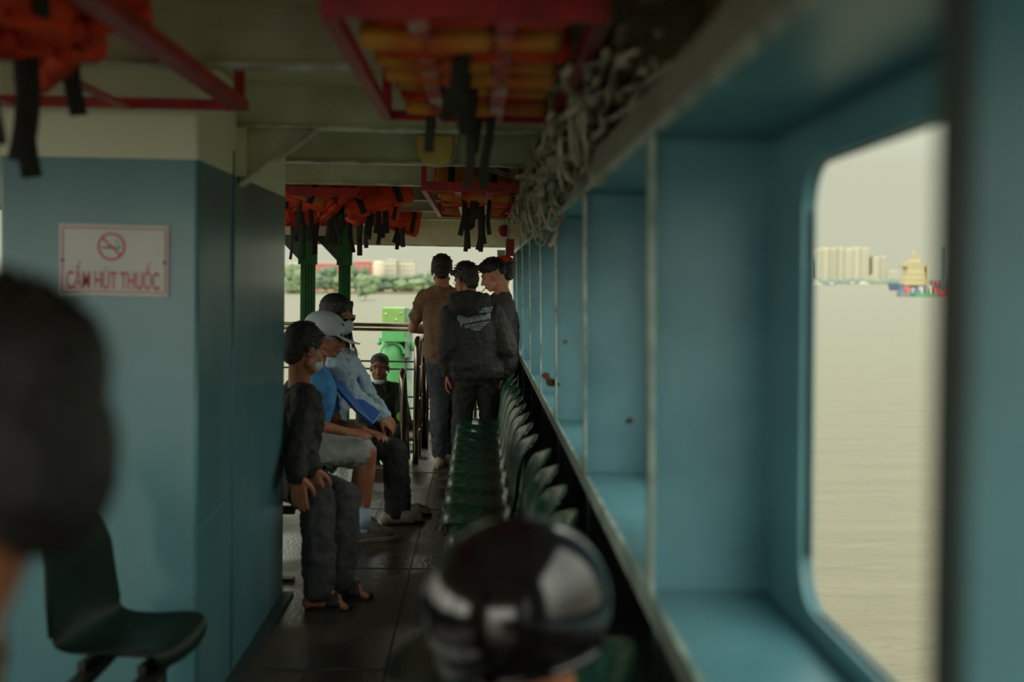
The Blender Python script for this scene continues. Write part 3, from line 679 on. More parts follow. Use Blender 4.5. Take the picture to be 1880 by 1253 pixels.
def hairobj(hd, root, m_, kind='short', extra=(), sp=0, seed=1, ln=.03, disp=.008):
    b = MB(); hd.hair(b, kind, extra); o = b.build('hair', m_, root); remesh(o, .005, 2, .5, disp, .02)
    if sp:
        b = MB(); hd.spikes(b, sp, random.Random(seed), ln); b.build('hair_strands', m_, o)
    return o
M['eye'] = mat('eye_white', (120, 108, 96), .4)
def face(hd, root, skinc, eyes=True):
    for q in (-1, 1):
        b = MB(); hd.e(b, (q*.029, .073, .0), (.010, .009, .005)); e_ = b.build('eye', M['eye'], root, True)
        b = MB(); hd.e(b, (q*.029, .081, .0), (.005, .003, .004)); b.build('iris', M['glassdark'], e_, True)
        b = MB(); hd.t(b, [(q*.015, .090, .022), (q*.03, .088, .027), (q*.046, .077, .022)], [.003, .0035, .002]); b.build('eyebrow', M['hair'], root, True)
    b = MB(); hd.t(b, [(-.017, .088, -.070), (0, .093, -.069), (.017, .088, -.070)], [.0025, .004, .0025]); b.build('mouth', mat('lips', (140, 78, 66), .5), root, True)
def setroot(name, lab, loc):
    r = empty('person', (0, 0, 0)); tag(r, lab, 'person'); return r
def mk(**kw): return {k_: (P(*v) if len(v) == 3 else Vector(v[:3])) for k_, v in kw.items()}

# --- 1 older man in black jacket, nearest the casing
J = mk(neck=(550, 712, 5.5), shA=(562, 733, 5.30), shB=(542, 722, 5.68), pel=(528, 872, 5.55), elA=(545, 830, 5.16), elB=(560, 815, 5.45), wrA=(545, 872, 4.955), wrB=(570, 858, 5.06),
       hipA=(535, 885, 5.45), hipB=(540, 880, 5.65), knA=(584, 918, 5.08), knB=(632, 915, 5.22), anA=(586, 1082, 4.98), anB=(622, 1066, 5.16), toA=(640, 1122, 4.98), toB=(678, 1095, 5.16))
hd = Head(P(560, 642, 5.45), (.72, .62, -.22))
r1 = setroot('person', 'older seated person in black jacket and charcoal trousers, half hidden by the blue casing', 0)
body(J, hd, r1, M['skin'], hands={'A': ((.12, .0, -1), (.3, 1, 0), .12, 1), 'B': ((.28, .02, -1), (.3, 1, -.1), .12, 1)})
cloth('jacket', M['blackjk'], r1, lambda b: (torso(b, J, 1.12), arms(b, J, (.064, .056, .046))), disp=.03)
cloth('trousers', M['charcoal'], r1, lambda b: (legs(b, J, (.10, .078, .070)), b.caps([J['hipA'], J['hipB']], .1)), disp=.028)
hairobj(hd, r1, M['hairgrey'], 'short', [((0, -.06, -.03), (.058, .05, .05))], 60, 2, .012)
b = MB(); hd.e(b, (0, .052, -.058), (.056, .056, .045)); b.build('face_mask', M['maskm'], r1, True)
b = MB(); hd.t(b, [(.062, .05, -.02), (.084, -.015, .03)], [.0018]*2); hd.t(b, [(.06, .05, -.075), (.082, -.03, -.02)], [.0018]*2); b.build('mask_strap', M['maskm'], r1)
b = MB(); b.caps([P(545, 752, 5.28), P(552, 790, 5.20)], [.012, .006]); b.build('white_undershirt', M['paper'], r1, True)
face(hd, r1, 0)
for q in 'AB':
    an, to = J['an'+q], J['to'+q]; d = Vector((to.x-an.x, to.y-an.y, 0)); L_ = d.length; d.normalize(); lat = Vector((-d.y, d.x, 0)); g = Vector((an.x, an.y, 0))
    s_ = empty('sandal', (0, 0, 0)); s_.parent = r1
    b = MB(); pr = []
    for i in range(24):
        a = 2*pi*i/24; ll = .5*(L_+.085); pr.append(g+d*(L_/2-.022+ll*cos(a))+lat*((.044+.008*cos(a))*sin(a)))
    b.prism(pr, (0, 0, .020)); b.build('sole', M['sandal'], s_)
    for f0, f1 in ((.38, .62), (.62, .38)):
        pts = [g+d*L_*(f0+(f1-f0)*t)+lat*(.045*cos(pi*t))+Vector((0, 0, .018+.058*sin(pi*t))) for t in [i/10 for i in range(11)]]
        MB().tube(pts, .017, 8, flat=.25, side=tuple(d)).build('strap', M['sandal'], s_, True)

# --- 2 man in white cap and grey shorts
J = mk(neck=(578, 672, 6.45), shA=(580, 700, 6.22), shB=(588, 692, 6.62), pel=(560, 812, 6.50), elA=(556, 775, 6.10), elB=(620, 780, 6.66), wrA=(628, 792, 6.16), wrB=(668, 792, 6.40),
       hipA=(566, 822, 6.36), hipB=(572, 818, 6.58), knA=(676, 832, 6.28), knB=(668, 838, 6.50), anA=(666, 950, 6.30), anB=(650, 930, 6.55), toA=(722, 984, 6.34), toB=(690, 968, 6.62))
hd = Head(P(598, 618, 6.38), (1, .10, -.12))
r2 = setroot('person', 'seated person in a white baseball cap, sunglasses, blue shirt and grey shorts', 0)
body(J, hd, r2, M['skin'], hands={'A': ((1, .1, -.12), (0, .25, -1), .25, 1), 'B': ((.8, -.5, -.1), (0, 0, -1), .4, 1)}, feet='shod')
cloth('shirt', M['bluevest'], r2, lambda b: (torso(b, J, 1.06), [b.caps([J['sh'+q], J['sh'+q].lerp(J['el'+q], .6)], [.062, .058]) for q in 'AB']))
cloth('shorts', M['shorts'], r2, lambda b: ([b.caps([J['hip'+q], J['hip'+q].lerp(J['kn'+q], .5), J['hip'+q].lerp(J['kn'+q], .88)], [.1, .088, .082]) for q in 'AB'], b.caps([J['hipA'], J['hipB']], .1)), disp=.032)
hairobj(hd, r2, M['hair'], 'short', [((0, -.07, -.03), (.055, .04, .04))])
b = MB(); hd.e(b, (0, -.016, .052), (.096, .114, .092), 24, 16)
cp = b.build('cap', M['white'], r2, True)
n = 12; top = []; 
for i in range(n+1):
    a = pi*i/n; top.append((cos(a)*.082, .060+.135*sin(a), .048-.078*sin(a)+.016*(1-cos(a)**2)-.026*cos(a)**2))
b = MB(); b.add([hd.w(x, y, z) for x, y, z in top]+[hd.w(x, y, z-.006) for x, y, z in top], [tuple(range(n, -1, -1)), tuple(range(n+1, 2*n+2))]+[(i, i+1, n+2+i, n+1+i) for i in range(n)]+[(n, 0, n+1, 2*n+1)])
b.build('cap_brim', M['white'], cp)
b = MB(); hd.t(b, [(.03, .092, .075), (.045, .084, .085)], [.004, .004]); b.build('cap_emblem', M['glassdark'], cp)
sgz = lambda hd_, root: None
def shades(hd_, root, big=1.0, gold=False):
    g = empty('sunglasses'); g.parent = root
    for q in (-1, 1):
        b = MB(); hd_.e(b, (q*.032, .088, .002), (.027*big, .010, .018*big)); b.build('lens', M['glassdark'], g, True)
        b = MB(); hd_.t(b, [(q*.058, .082, .006), (q*.080, .0, .008)], [.0045, .003]); b.build('temple', M['glassdark'], g, True)
    b = MB(); hd_.t(b, [(-.012, .098, .006), (.012, .098, .006)], [.003, .003]); b.build('bridge', M['gold'] if gold else M['glassdark'], g, True)
    if gold:
        b = MB(); hd_.t(b, [(-.06, .088, .018), (0, .102, .018), (.06, .088, .018)], [.003]*3); b.build('top_bar', M['gold'], g, True)
shades(hd, r2)
face(hd, r2, 0)
def shoe(root, an, to, m_, ms, low=False, nm='sneaker'):
    d = Vector((to.x-an.x, to.y-an.y, 0)); L_ = d.length; d.normalize(); g = Vector((an.x, an.y, 0)); up = Vector((0, 0, 1)); s_ = empty(nm); s_.parent = root
    b = MB(); 
    if not low: b.caps([g-d*.02+up*.095, g-d*.045+up*.05], [.042, .044]); b.caps([g+up*.09, g+d*L_*.45+up*.058, g+d*(L_-.02)+up*.04], [.042, .042, .030])
    else: b.caps([g-d*.03+up*.045, g+d*L_*.3+up*.028], [.038, .030])
    b.caps([g-d*.045+up*.04, g+d*L_*.5+up*.034, g+d*(L_-.01)+up*.028], [.038, .04, .024])
    if low: b.caps([g+d*L_*.5+up*.04, g+d*(L_-.01)+up*.028], [.040, .026])
    o = b.build('upper', m_, s_); remesh(o, .006, 4)
    lat = Vector((-d.y, d.x, 0)); pr = []
    for i in range(24):
        a = 2*pi*i/24; ll = .5*(L_+.10); pr.append(g+d*(L_/2-.022+ll*cos(a))+lat*((.042+.006*cos(a))*sin(a)))
    bevel(MB().prism(pr, (0, 0, .026 if not low else .014)).build('sole', ms, s_), .006)
    return s_, g, d, L_
for q in 'AB':
    s_, g, d, L_ = shoe(r2, J['an'+q], J['to'+q], M['sneaker'], M['sole'])
    b = MB()
    lat = Vector((-d.y, d.x, 0))
    for i in range(4): c = g+d*(L_*(.3+.12*i))+Vector((0, 0, .112-.016*i)); b.tube([c-lat*.028-Vector((0, 0, .006)), c+Vector((0, 0, .004)), c+lat*.028-Vector((0, 0, .006))], .0035, 5)
    b.build('laces', M['sole'], s_, True)
    a = J['an'+q]; MB().caps([a+Vector((0, 0, .05)), a-Vector((0, 0, .06))], [.044, .046]).build('sock', M['sky'], r2, True)

# --- 3 woman in light blue jacket
J = mk(neck=(617, 640, 6.92), shA=(612, 668, 6.72), shB=(640, 662, 7.10), pel=(592, 792, 7.00), elA=(652, 730, 6.62), elB=(680, 735, 7.15), wrA=(698, 762, 6.70), wrB=(705, 764, 6.85),
       hipA=(600, 806, 6.86), hipB=(606, 800, 7.08), knA=(724, 828, 6.78), knB=(728, 826, 7.02), anA=(722, 945, 6.74), anB=(742, 938, 7.0), toA=(772, 972, 6.80), toB=(786, 960, 7.02))
hd = Head(P(619, 580, 6.90), (.86, -.46, -.16))
r3 = setroot('person', 'seated person with long black hair, face mask, light blue shirt and black trousers', 0)
body(J, hd, r3, M['skin'], hands={'A': ((.75, .35, -.7), (-.2, .6, -.5), .75, -1), 'B': ((.6, -.45, -.6), (0, -.8, -.6), .8, 1)}, sw_=.92, feet='shod')
cloth('shirt', M['sky'], r3, lambda b: (torso(b, J, 1.08), arms(b, J, (.066, .056, .044))), disp=.036)
cloth('trousers', M['black'], r3, lambda b: (legs(b, J, (.095, .066, .048)), b.caps([J['hipA'], J['hipB']], .095)))
b = MB(); hd.e(b, (0, -.022, .045), (.088, .102, .090), 24, 16); hd.e(b, (0, -.07, -.02), (.075, .055, .10))
for q in (-1, 1):
    hd.t(b, [(q*.045, .055, .085), (q*.083, .03, .02), (q*.088, .01, -.06), (q*.085, .02, -.13), (q*.07, .05, -.19)], [.016, .018, .020, .016, .006])
hd.t(b, [(0, -.08, -.02), (0, -.085, -.14), (.02, -.07, -.24)], [.06, .055, .02])
o = b.build('hair', M['hair'], r3); remesh(o, .005, 3, .5, .008, .02)
b = MB(); rr = random.Random(5)
for i in range(44):
    q = rr.choice((-1, 1)); x = q*rr.uniform(.07, .09); y = rr.uniform(-.03, .05)
    hd.t(b, [(x, y, -.05), (x*1.02, y+.03, -.13), (x*rr.uniform(.8, 1.1), y+.07+rr.uniform(0, .05), -.20-rr.uniform(0, .04))], [.003, .002, .001])
b.build('hair_strands', M['hair'], o)
b = MB(); hd.e(b, (0, .058, -.050), (.066, .058, .056), 20, 12); hd.t(b, [(0, .105, -.03), (0, .105, -.06)], [.014, .014]); mk_ = b.build('face_mask', M['maskm'], r3); remesh(mk_, .006, 4)
shades(hd, r3, 1.2, True)
for q in 'AB':
    s_, g, d, L_ = shoe(r3, J['an'+q], J['to'+q], M['cream_shoe'], M['sandal'], True, 'loafer')
    MB().tube([g+d*L_*.55+Vector((-d.y*.03, d.x*.03, .062)), g+d*L_*.55+Vector((d.y*.03, -d.x*.03, .062))], .006, 6).build('gold_bit', M['gold'], s_, True)
fo = empty('folder'); tag(fo, 'blue plastic folder held against the lap of the person in light blue', 'folder')
q1, q2, q3, q4 = P(612, 702, 6.52), P(627, 698, 6.62), P(699, 757, 6.60), P(685, 778, 6.50)
q5 = P(655, 752, 6.44)
nrm_ = (q2-q1).cross(q3-q1).normalized()
bevel(MB().prism([q1, q2, q3, q4, q5], nrm_*.02).build('cover', M['folder'], fo), .003)
MB().tube([q1, q5, q4, q3], .005, 6).build('piping', M['folderedge'], fo, True)
b_ = tag(MB().prism([P(648, 672, 6.95), P(655, 680, 6.95), P(662, 704, 6.95), P(645, 700, 6.95)], (0, .03, 0)).build('blue_bag', M['folder']), 'small corner of a deep blue bag behind the light blue sleeve', 'bag')

# --- 4 man in dark green sitting in the stairs
J = mk(neck=(699, 703, 9.6), shA=(672, 722, 9.55), shB=(731, 718, 9.65), pel=(705, 815, 9.72), elA=(664, 785, 9.45), elB=(745, 780, 9.5), wrA=(688, 805, 9.2), wrB=(722, 805, 9.25),
       hipA=(688, 822, 9.62), hipB=(724, 822, 9.62), knA=(682, 830, 9.22), knB=(728, 830, 9.22), anA=(684, 905, 9.12), anB=(726, 905, 9.12), toA=(684, 925, 9.0), toB=(726, 925, 9.0))
for q in 'AB': J['kn'+q].z = .10; J['an'+q].z = -.33; J['to'+q].z = -.4
hd = Head(P(697, 676, 9.55), (-.05, -1, -.06), sc=.98)
r4 = setroot('person', 'person in dark green shirt sitting low on the stairs, mask under the chin', 0)
body(J, hd, r4, M['skindark'], feet=False, hands={'A': ((.6, -.6, -.2), (0, 0, -1), .5, 1), 'B': ((-.6, -.6, -.2), (0, 0, -1), .5, -1)})
cloth('shirt', M['green'], r4, lambda b: (torso(b, J, 1.08), arms(b, J, (.064, .056, .044))))
cloth('trousers', M['black'], r4, lambda b: (legs(b, J, (.09, .07, .058)), b.caps([J['hipA'], J['hipB']], .09)))
b = MB(); hd.e(b, (0, -.016, .056), (.080, .088, .070), 24, 14); hd.e(b, (0, -.05, .01), (.070, .055, .07)); hd.e(b, (0, .035, .09), (.05, .03, .025)); o = b.build('hair', M['hair'], r4); remesh(o, .005, 2, .5, .008, .02)
face(hd, r4, 0)
b = MB(); hd.e(b, (0, .044, -.108), (.050, .045, .026)); b.build('chin_mask', M['maskm'], r4, True)
b = MB(); hd.t(b, [(.045, .045, -.10), (.076, .0, -.03)], [.002]*2); hd.t(b, [(-.045, .045, -.10), (-.076, .0, -.03)], [.002]*2); b.build('mask_strap', M['maskm'], r4)
MB().ell(J['shB'].lerp(J['elB'], .75)+Vector((-.01, -.05, 0)), (.05, .02, .045)).build('sleeve_patch', M['lime'], r4, True)
for s in (-1, 1): MB().caps([J['neck']+Vector((s*.03, -.05, -.02)), J['neck']+Vector((s*.055, -.085, -.07))], [.016, .010]).build('collar', M['green'], r4, True)

# --- 5 man in brown t-shirt leaning on the rail
J = mk(neck=(812, 527, 8.95), shA=(778, 548, 8.98), shB=(852, 548, 9.0), pel=(816, 650, 8.86), elA=(757, 604, 9.12), elB=(866, 604, 9.15), wrA=(790, 608, 9.28), wrB=(845, 610, 9.35),
       hipA=(802, 664, 8.86), hipB=(832, 664, 8.9), knA=(806, 752, 8.84), knB=(832, 755, 8.96), anA=(806, 832, 8.90), anB=(826, 830, 9.05), toA=(812, 845, 9.12), toB=(832, 842, 9.28))
hd = Head(P(811, 498, 9.0), (-.06, 1, -.28))
r5 = setroot('person', 'standing person in brown t-shirt and grey jeans leaning an elbow on the rail', 0)
body(J, hd, r5, M['skin'], hands={'A': ((.7, .4, -.1), (0, 0, -1), .5, 1), 'B': ((-.7, .4, -.1), (0, 0, -1), .5, -1)}, feet='shod')
cloth('tshirt', M['brown'], r5, lambda b: (torso(b, J, 1.05), [b.caps([J['sh'+q], J['sh'+q].lerp(J['el'+q], .62)], [.066, .062]) for q in 'AB']), disp=.034)
cloth('jeans', M['jeans'], r5, lambda b: (legs(b, J, (.092, .072, .056)), b.caps([J['hipA'], J['hipB']], .095)), disp=.026)
hairobj(hd, r5, M['hair'], 'short', [((0, -.07, -.015), (.068, .045, .05))], 40, 3, .012)
for q in 'AB':
    shoe(r5, J['an'+q]-Vector((0, .04, 0)), J['to'+q], M['slide'], M['slide'], True, 'slipper')
# --- 6 man in black hoodie
J = mk(neck=(862, 550, 8.3), shA=(826, 576, 8.28), shB=(908, 578, 8.36), pel=(872, 672, 8.3), elA=(820, 640, 8.22), elB=(930, 640, 8.30), wrA=(822, 684, 8.32), wrB=(922, 688, 8.36),
       hipA=(855, 690, 8.3), hipB=(892, 690, 8.32), knA=(848, 775, 8.34), knB=(900, 775, 8.34), anA=(846, 850, 8.32), anB=(902, 850, 8.32), toA=(840, 866, 8.5), toB=(906, 866, 8.5))
for q in 'AB': J['an'+q].z = .09; J['to'+q].z = .03
hd = Head(P(855, 515, 8.33), (-.62, .76, -.3))
r6 = setroot('person', 'standing person seen from behind in black hoodie with a grey print', 0)
body(J, hd, r6, M['skin'], hands={'A': ((-.1, .1, -1), (1, 0, 0), .5, 1), 'B': ((.0, .2, -1), (-1, 0, 0), .5, -1)}, feet='shod')
def hood(b):
    torso(b, J, 1.12, w=1.14, fat=1.05); arms(b, J, (.070, .066, .05))
    pe = J['pel']; b.caps([pe+Vector((-.085, 0, -.03)), pe+Vector((.10, 0, -.03))], [.115, .115]); b.caps([J['shB'], J['elB']], [.08, .085])
    n_ = J['neck']; b.ell(n_+Vector((.0, -.075, -.035)), (.155, .075, .10)); b.caps([n_+Vector((-.10, .02, 0)), n_+Vector((0, -.06, .0)), n_+Vector((.10, .02, -.0))], [.05, .065, .05])
ho = cloth('hoodie', M['blackjk'], r6, hood, disp=.032)
cloth('trousers', M['black'], r6, lambda b: (legs(b, J, (.095, .075, .062)), b.caps([J['hipA'], J['hipB']], .1)))
hairobj(hd, r6, M['hair'], 'short', [((0, .065, .075), (.06, .04, .03)), ((0, -.06, -.01), (.070, .05, .045))], 160, 4, .022)
b = MB(); hd.t(b, [(-.012, .095, .0), (-.045, .09, .0), (-.075, .02, .005)], [.002]*3); b.build('glasses_frame', M['edge'], r6, True)
for q in 'AB': shoe(r6, J['an'+q], J['to'+q], M['black'], M['sole'], True, 'shoe')
# grey angular print on the back
def pr_tiles(rows):
    b = MB()
    for poly in rows:
        pts = [P(x, y, 8.0) for x, y in poly]
        # subdivide each quad so that it can follow the cloth
        n = 4; a, b2, c, d = pts; vs = []
        for j in range(n+1):
            for i in range(n+1): vs.append(a.lerp(b2, i/n).lerp(d.lerp(c, i/n), j/n))
        b.add(vs, [(j*(n+1)+i, j*(n+1)+i+1, (j+1)*(n+1)+i+1, (j+1)*(n+1)+i) for j in range(n) for i in range(n)])
    return b
T_ = []
def band(xa, xb, top, bot, cuts, sl=0):
    for i in range(len(cuts)-1):
        u0_, u1_ = cuts[i], cuts[i+1]-.012; x0 = xa+(xb-xa)*u0_; x1 = xa+(xb-xa)*u1_
        T_.append([(x0, top(x0)), (x1, top(x1)), (x1-sl, bot(x1)), (x0-sl, bot(x0))])
tz = lambda x: (580.5 if x < 880 else 580.5-(x-880)*.0)
main_top = lambda x: 580 if x < 848 else 580+.0*(x-848)+3.5*max(0, 1-abs(x-858)/12)-max(0, x-866)*.13
main_bot = lambda x: 598-(x-846)*.19
band(848, 902, lambda x: main_top(x)+1.0, main_bot, [0, .06, .12, .2, .28, .37, .45, .54, .62, .70, .76, .84, .92, 1.0], 1.2)
T_.append([(838.5, 580), (843.5, 580), (843, 594), (839, 591)]); T_.append([(844, 580), (848, 582), (847.5, 606), (843.5, 600)])
band(880, 905, lambda x: 572.2-(x-880)*.08, lambda x: 576-(x-880)*.06, [0, .18, .42, .52, .78, 1.0], .8)
band(884, 906.5, lambda x: 566.6-(x-884)*.07, lambda x: 571-(x-884)*.05, [0, .2, .45, .72, 1.0], .8)
for yy, xa, xb, cuts in ((600.5, 851, 899, [0, .1, .26, .3, .5, .54, .7, .74, .88, 1]), (603.8, 853, 893, [0, .2, .28, .55, .6, .8, 1]), (606, 864, 886, [0, .32, .66, 1])):
    band(xa, xb, lambda x: yy-.8-(x-xa)*.14, lambda x: yy+1.4-(x-xa)*.14, cuts)
band(869, 883, lambda x: 607.5-(x-869)*.1, lambda x: 610.3-(x-869)*.1, [0, 1.0])
po = pr_tiles(T_).build('back_print', M['print'], r6, fix=False)
sk = po.modifiers.new('wrap', 'SHRINKWRAP'); sk.target = ho; sk.wrap_method = 'PROJECT'; sk.use_project_y = True; sk.use_positive_direction = True; sk.use_negative_direction = True; sk.offset = .003; sk.wrap_mode = 'ABOVE_SURFACE'

# --- 7 smoking man in dark grey t-shirt
J = mk(neck=(923, 538, 8.86), shA=(930, 566, 8.68), shB=(916, 560, 9.03), pel=(926, 672, 8.86), elA=(922, 625, 8.60), elB=(900, 610, 9.1), wrA=(900, 640, 8.62), wrB=(893, 575, 9.05),
       hipA=(926, 690, 8.78), hipB=(924, 690, 8.96), knA=(922, 775, 8.75), knB=(920, 775, 8.97), anA=(920, 842, 8.78), anB=(918, 836, 8.97), toA=(890, 845, 8.78), toB=(890, 838, 8.97))
for q in 'AB': J['an'+q].z = .09; J['to'+q].z = .03
hd = Head(P(906, 506, 8.83), (-.93, .0, -.36))
r7 = setroot('person', 'standing person in dark grey t-shirt smoking, face in profile to the left', 0)
body(J, hd, r7, M['skinlight'], hands={'A': ((-.8, .1, .2), (0, .5, -.5), .6, 1), 'B': ((-.2, -.1, 1), (-.5, 0, 0), .6, 1)}, feet='shod')
cloth('tshirt', M['greytee'], r7, lambda b: (torso(b, J, 1.06), [b.caps([J['sh'+q], J['sh'+q].lerp(J['el'+q], .62)], [.064, .06]) for q in 'AB']))
cloth('trousers', M['black'], r7, lambda b: (legs(b, J, (.09, .07, .06)), b.caps([J['hipA'], J['hipB']], .09)))
b = MB(); hd.e(b, (0, -.012, .064), (.082, .094, .072), 24, 14); hd.e(b, (0, -.065, .03), (.070, .045, .06)); hd.e(b, (0, .06, .09), (.06, .045, .03)); o = b.build('hair', M['hair'], r7); remesh(o, .005, 2, .5, .01, .02)
b = MB(); hd.spikes(b, 150, random.Random(8), .026); b.build('hair_strands', M['hair'], o)
face(hd, r7, 0)
MB().tube([J['neck']+Vector((.055*cos(a), .055*sin(a), -.02-.02*sin(a)*0)) for a in [2*pi*i/16 for i in range(17)]], .008, 6).build('collar_band', M['edge'], r7, True)
b = MB(); b.tube([hd.w(0, .09, -.07), hd.w(0, .15, -.10)], .004, 6); tag(b.build('cigarette', M['paper'], None, True), 'thin cigarette between the lips of the person in the dark grey t-shirt', 'cigarette')
for q in 'AB': shoe(r7, J['an'+q], J['to'+q], M['black'], M['sole'], True, 'shoe')
# --- 8 hidden person in an orange cap
J = mk(neck=(919, 535, 9.5), shA=(900, 560, 9.5), shB=(934, 560, 9.5), pel=(917, 650, 9.5), elA=(899, 610, 9.45), elB=(935, 610, 9.5), wrA=(905, 640, 9.35), wrB=(930, 640, 9.35),
       hipA=(910, 665, 9.5), hipB=(926, 665, 9.5), knA=(910, 745, 9.48), knB=(926, 745, 9.48), anA=(910, 820, 9.5), anB=(926, 820, 9.5), toA=(908, 825, 9.3), toB=(924, 825, 9.3))
for q in 'AB': J['an'+q].z = .09; J['to'+q].z = .03
hd = Head(P(922, 498, 9.45), (-.75, .55, -.1))
r8 = setroot('person', 'person in an orange cap almost hidden behind the smoking person by the windows', 0)
body(J, hd, r8, M['skinlight'], sw_=.85, hands={'A': ((.3, -.5, -.5), (0, 0, -1), .5, 1), 'B': ((-.3, -.5, -.5), (0, 0, -1), .5, -1)})
cloth('shirt', M['black'], r8, lambda b: (torso(b, J, .95), arms(b, J, (.052, .048, .04))))
cloth('trousers', M['black'], r8, lambda b: legs(b, J, (.075, .06, .055)))
hairobj(hd, r8, M['hair'])
b = MB(); hd.e(b, (0, -.012, .065), (.088, .102, .066), 24, 14); hd.e(b, (0, .11, .04), (.07, .07, .01)); b.build('cap', M['orange'], r8, True)

# --- 9 person at the left edge, very near
r9 = setroot('person', 'blurred person with dark hair at the left edge, nearest to the viewer, turned away', 0)
H0 = P(-22, 778, .98)
hd = Head(H0, (-.93, .36, -.05), sc=.95)
nk = H0+Vector((-.045, -.02, -.175))
J = {'neck': nk, 'shA': nk+Vector((-.07, .17, -.09)), 'shB': nk+Vector((.0, -.20, -.10)), 'pel': nk+Vector((.0, 0, -.52)), 'elA': nk+Vector((-.1, .2, -.36)), 'elB': nk+Vector((-.04, -.24, -.38)), 'wrA': nk+Vector((-.3, .16, -.42)), 'wrB': nk+Vector((-.28, -.16, -.42))}
pe = J['pel']
J.update(hipA=pe+Vector((-.02, .09, -.03)), hipB=pe+Vector((.0, -.09, -.03)), knA=pe+Vector((-.04, .1, -.42)), knB=pe+Vector((-.04, -.1, -.42)))
J.update(anA=Vector((J['knA'].x, J['knA'].y, .09)), anB=Vector((J['knB'].x, J['knB'].y, .09)), toA=Vector((J['knA'].x-.18, J['knA'].y, .03)), toB=Vector((J['knB'].x-.18, J['knB'].y, .03)))
body(J, hd, r9, M['skin'], hands={'A': ((-1, 0, 0), (0, 0, -1), .4, 1), 'B': ((-1, 0, 0), (0, 0, -1), .4, 1)})
cloth('shirt', M['brown'], r9, lambda b: (torso(b, J, 1.06), arms(b, J, (.056, .05, .044))))
cloth('trousers', M['black'], r9, lambda b: (legs(b, J, (.09, .07, .06)), b.caps([J['hipA'], J['hipB']], .09)))
hairobj(hd, r9, M['hair'], 'short', [((0, -.06, -.03), (.075, .06, .09)), ((.0, -.02, .02), (.09, .09, .085))], 40, 9, .02)

# --- 10 helmet wearer on the near bank
r10 = setroot('person', 'person wearing a glossy black motorcycle helmet on the near bank of seats', 0)
HC = P(952, 1112, 1.76)
hd = Head(HC+Vector((0, 0, -.02)), (-.95, -.25, -.16))
nk = HC+Vector((.045, 0, -.19))
J = {'neck': nk, 'shA': nk+Vector((.0, -.16, -.06)), 'shB': nk+Vector((.0, .16, -.06)), 'pel': Vector((.07, nk.y, .54)), 'elA': nk+Vector((-.06, -.19, -.22)), 'elB': nk+Vector((-.06, .19, -.22)), 'wrA': Vector((-.16, nk.y-.1, .57)), 'wrB': Vector((-.16, nk.y+.1, .57))}
pe = J['pel']
J.update(hipA=pe+Vector((-.02, -.08, -.02)), hipB=pe+Vector((-.02, .08, -.02)), knA=Vector((-.26, pe.y-.09, .48)), knB=Vector((-.26, pe.y+.09, .48)), anA=Vector((-.26, pe.y-.09, .1)), anB=Vector((-.26, pe.y+.09, .1)), toA=Vector((-.44, pe.y-.09, .03)), toB=Vector((-.44, pe.y+.09, .03)))
body(J, hd, r10, M['skin'], hands={'A': ((-1, .2, -.1), (0, 0, -1), .4, 1), 'B': ((-1, -.2, -.1), (0, 0, -1), .4, -1)}, sw_=.85)
cloth('jacket', M['black'], r10, lambda b: (torso(b, J, .98), arms(b, J, (.056, .05, .044))))
cloth('trousers', M['charcoal'], r10, lambda b: (legs(b, J, (.082, .066, .056)), b.caps([J['hipA'], J['hipB']], .085)))
b = MB(); nn, kk = 40, 22; vs = []; fs = []
for j in range(kk+1):
    t = (pi*.68)*j/kk
    for i in range(nn):
        a = 2*pi*i/nn; x, y, z = sin(t)*cos(a)*.132, sin(t)*sin(a)*.150, cos(t)*.138
        vs.append(hd.w(x, y, z+.02))
for j in range(kk):
    for i in range(nn): fs.append((j*nn+i, j*nn+(i+1) % nn, (j+1)*nn+(i+1) % nn, (j+1)*nn+i))
b.add(vs, fs); he = b.build('helmet', M['helmet'], r10, True); s_ = he.modifiers.new('t', 'SOLIDIFY'); s_.thickness = .012; s_.offset = -1
tz_ = pi*.68
MB().tube([hd.w(sin(tz_)*cos(a)*.134, sin(tz_)*sin(a)*.152, cos(tz_)*.138+.02) for a in [2*pi*i/40 for i in range(41)]], .007, 8).build('rim', M['glassdark'], he, True)
MB().tube([hd.w(.0, sin(t)*.151, cos(t)*.139+.02) for t in [-1.7+3.2*i/30 for i in range(31)]], .0022, 6).build('centre_seam', M['glassdark'], he, True)
n = 16; b = MB(); vv = []
for i in range(n+1):
    a = pi*i/n; vv.append((cos(a)*.125, .06+sin(a)*.16, -.01-.03*sin(a)))
b.add([hd.w(*p) for p in vv]+[hd.w(p[0], p[1], p[2]-.006) for p in vv], [tuple(range(n, -1, -1)), tuple(range(n+1, 2*n+2))]+[(i, i+1, n+2+i, n+1+i) for i in range(n)]+[(n, 0, n+1, 2*n+1)])
b.build('peak', M['helmet'], he)
b = MB(); b.tube([hd.w(.134*cos(a)*.985, .152*sin(a)*.985, -.0+.02*sin(3*a)) for a in [-.9+1.2*i/12 for i in range(13)]], .004, 6); b.build('orange_reflection', mat('painted_orange_reflection', (180, 84, 44), .4), he)  # orange reflection on the shell, painted as a stripe

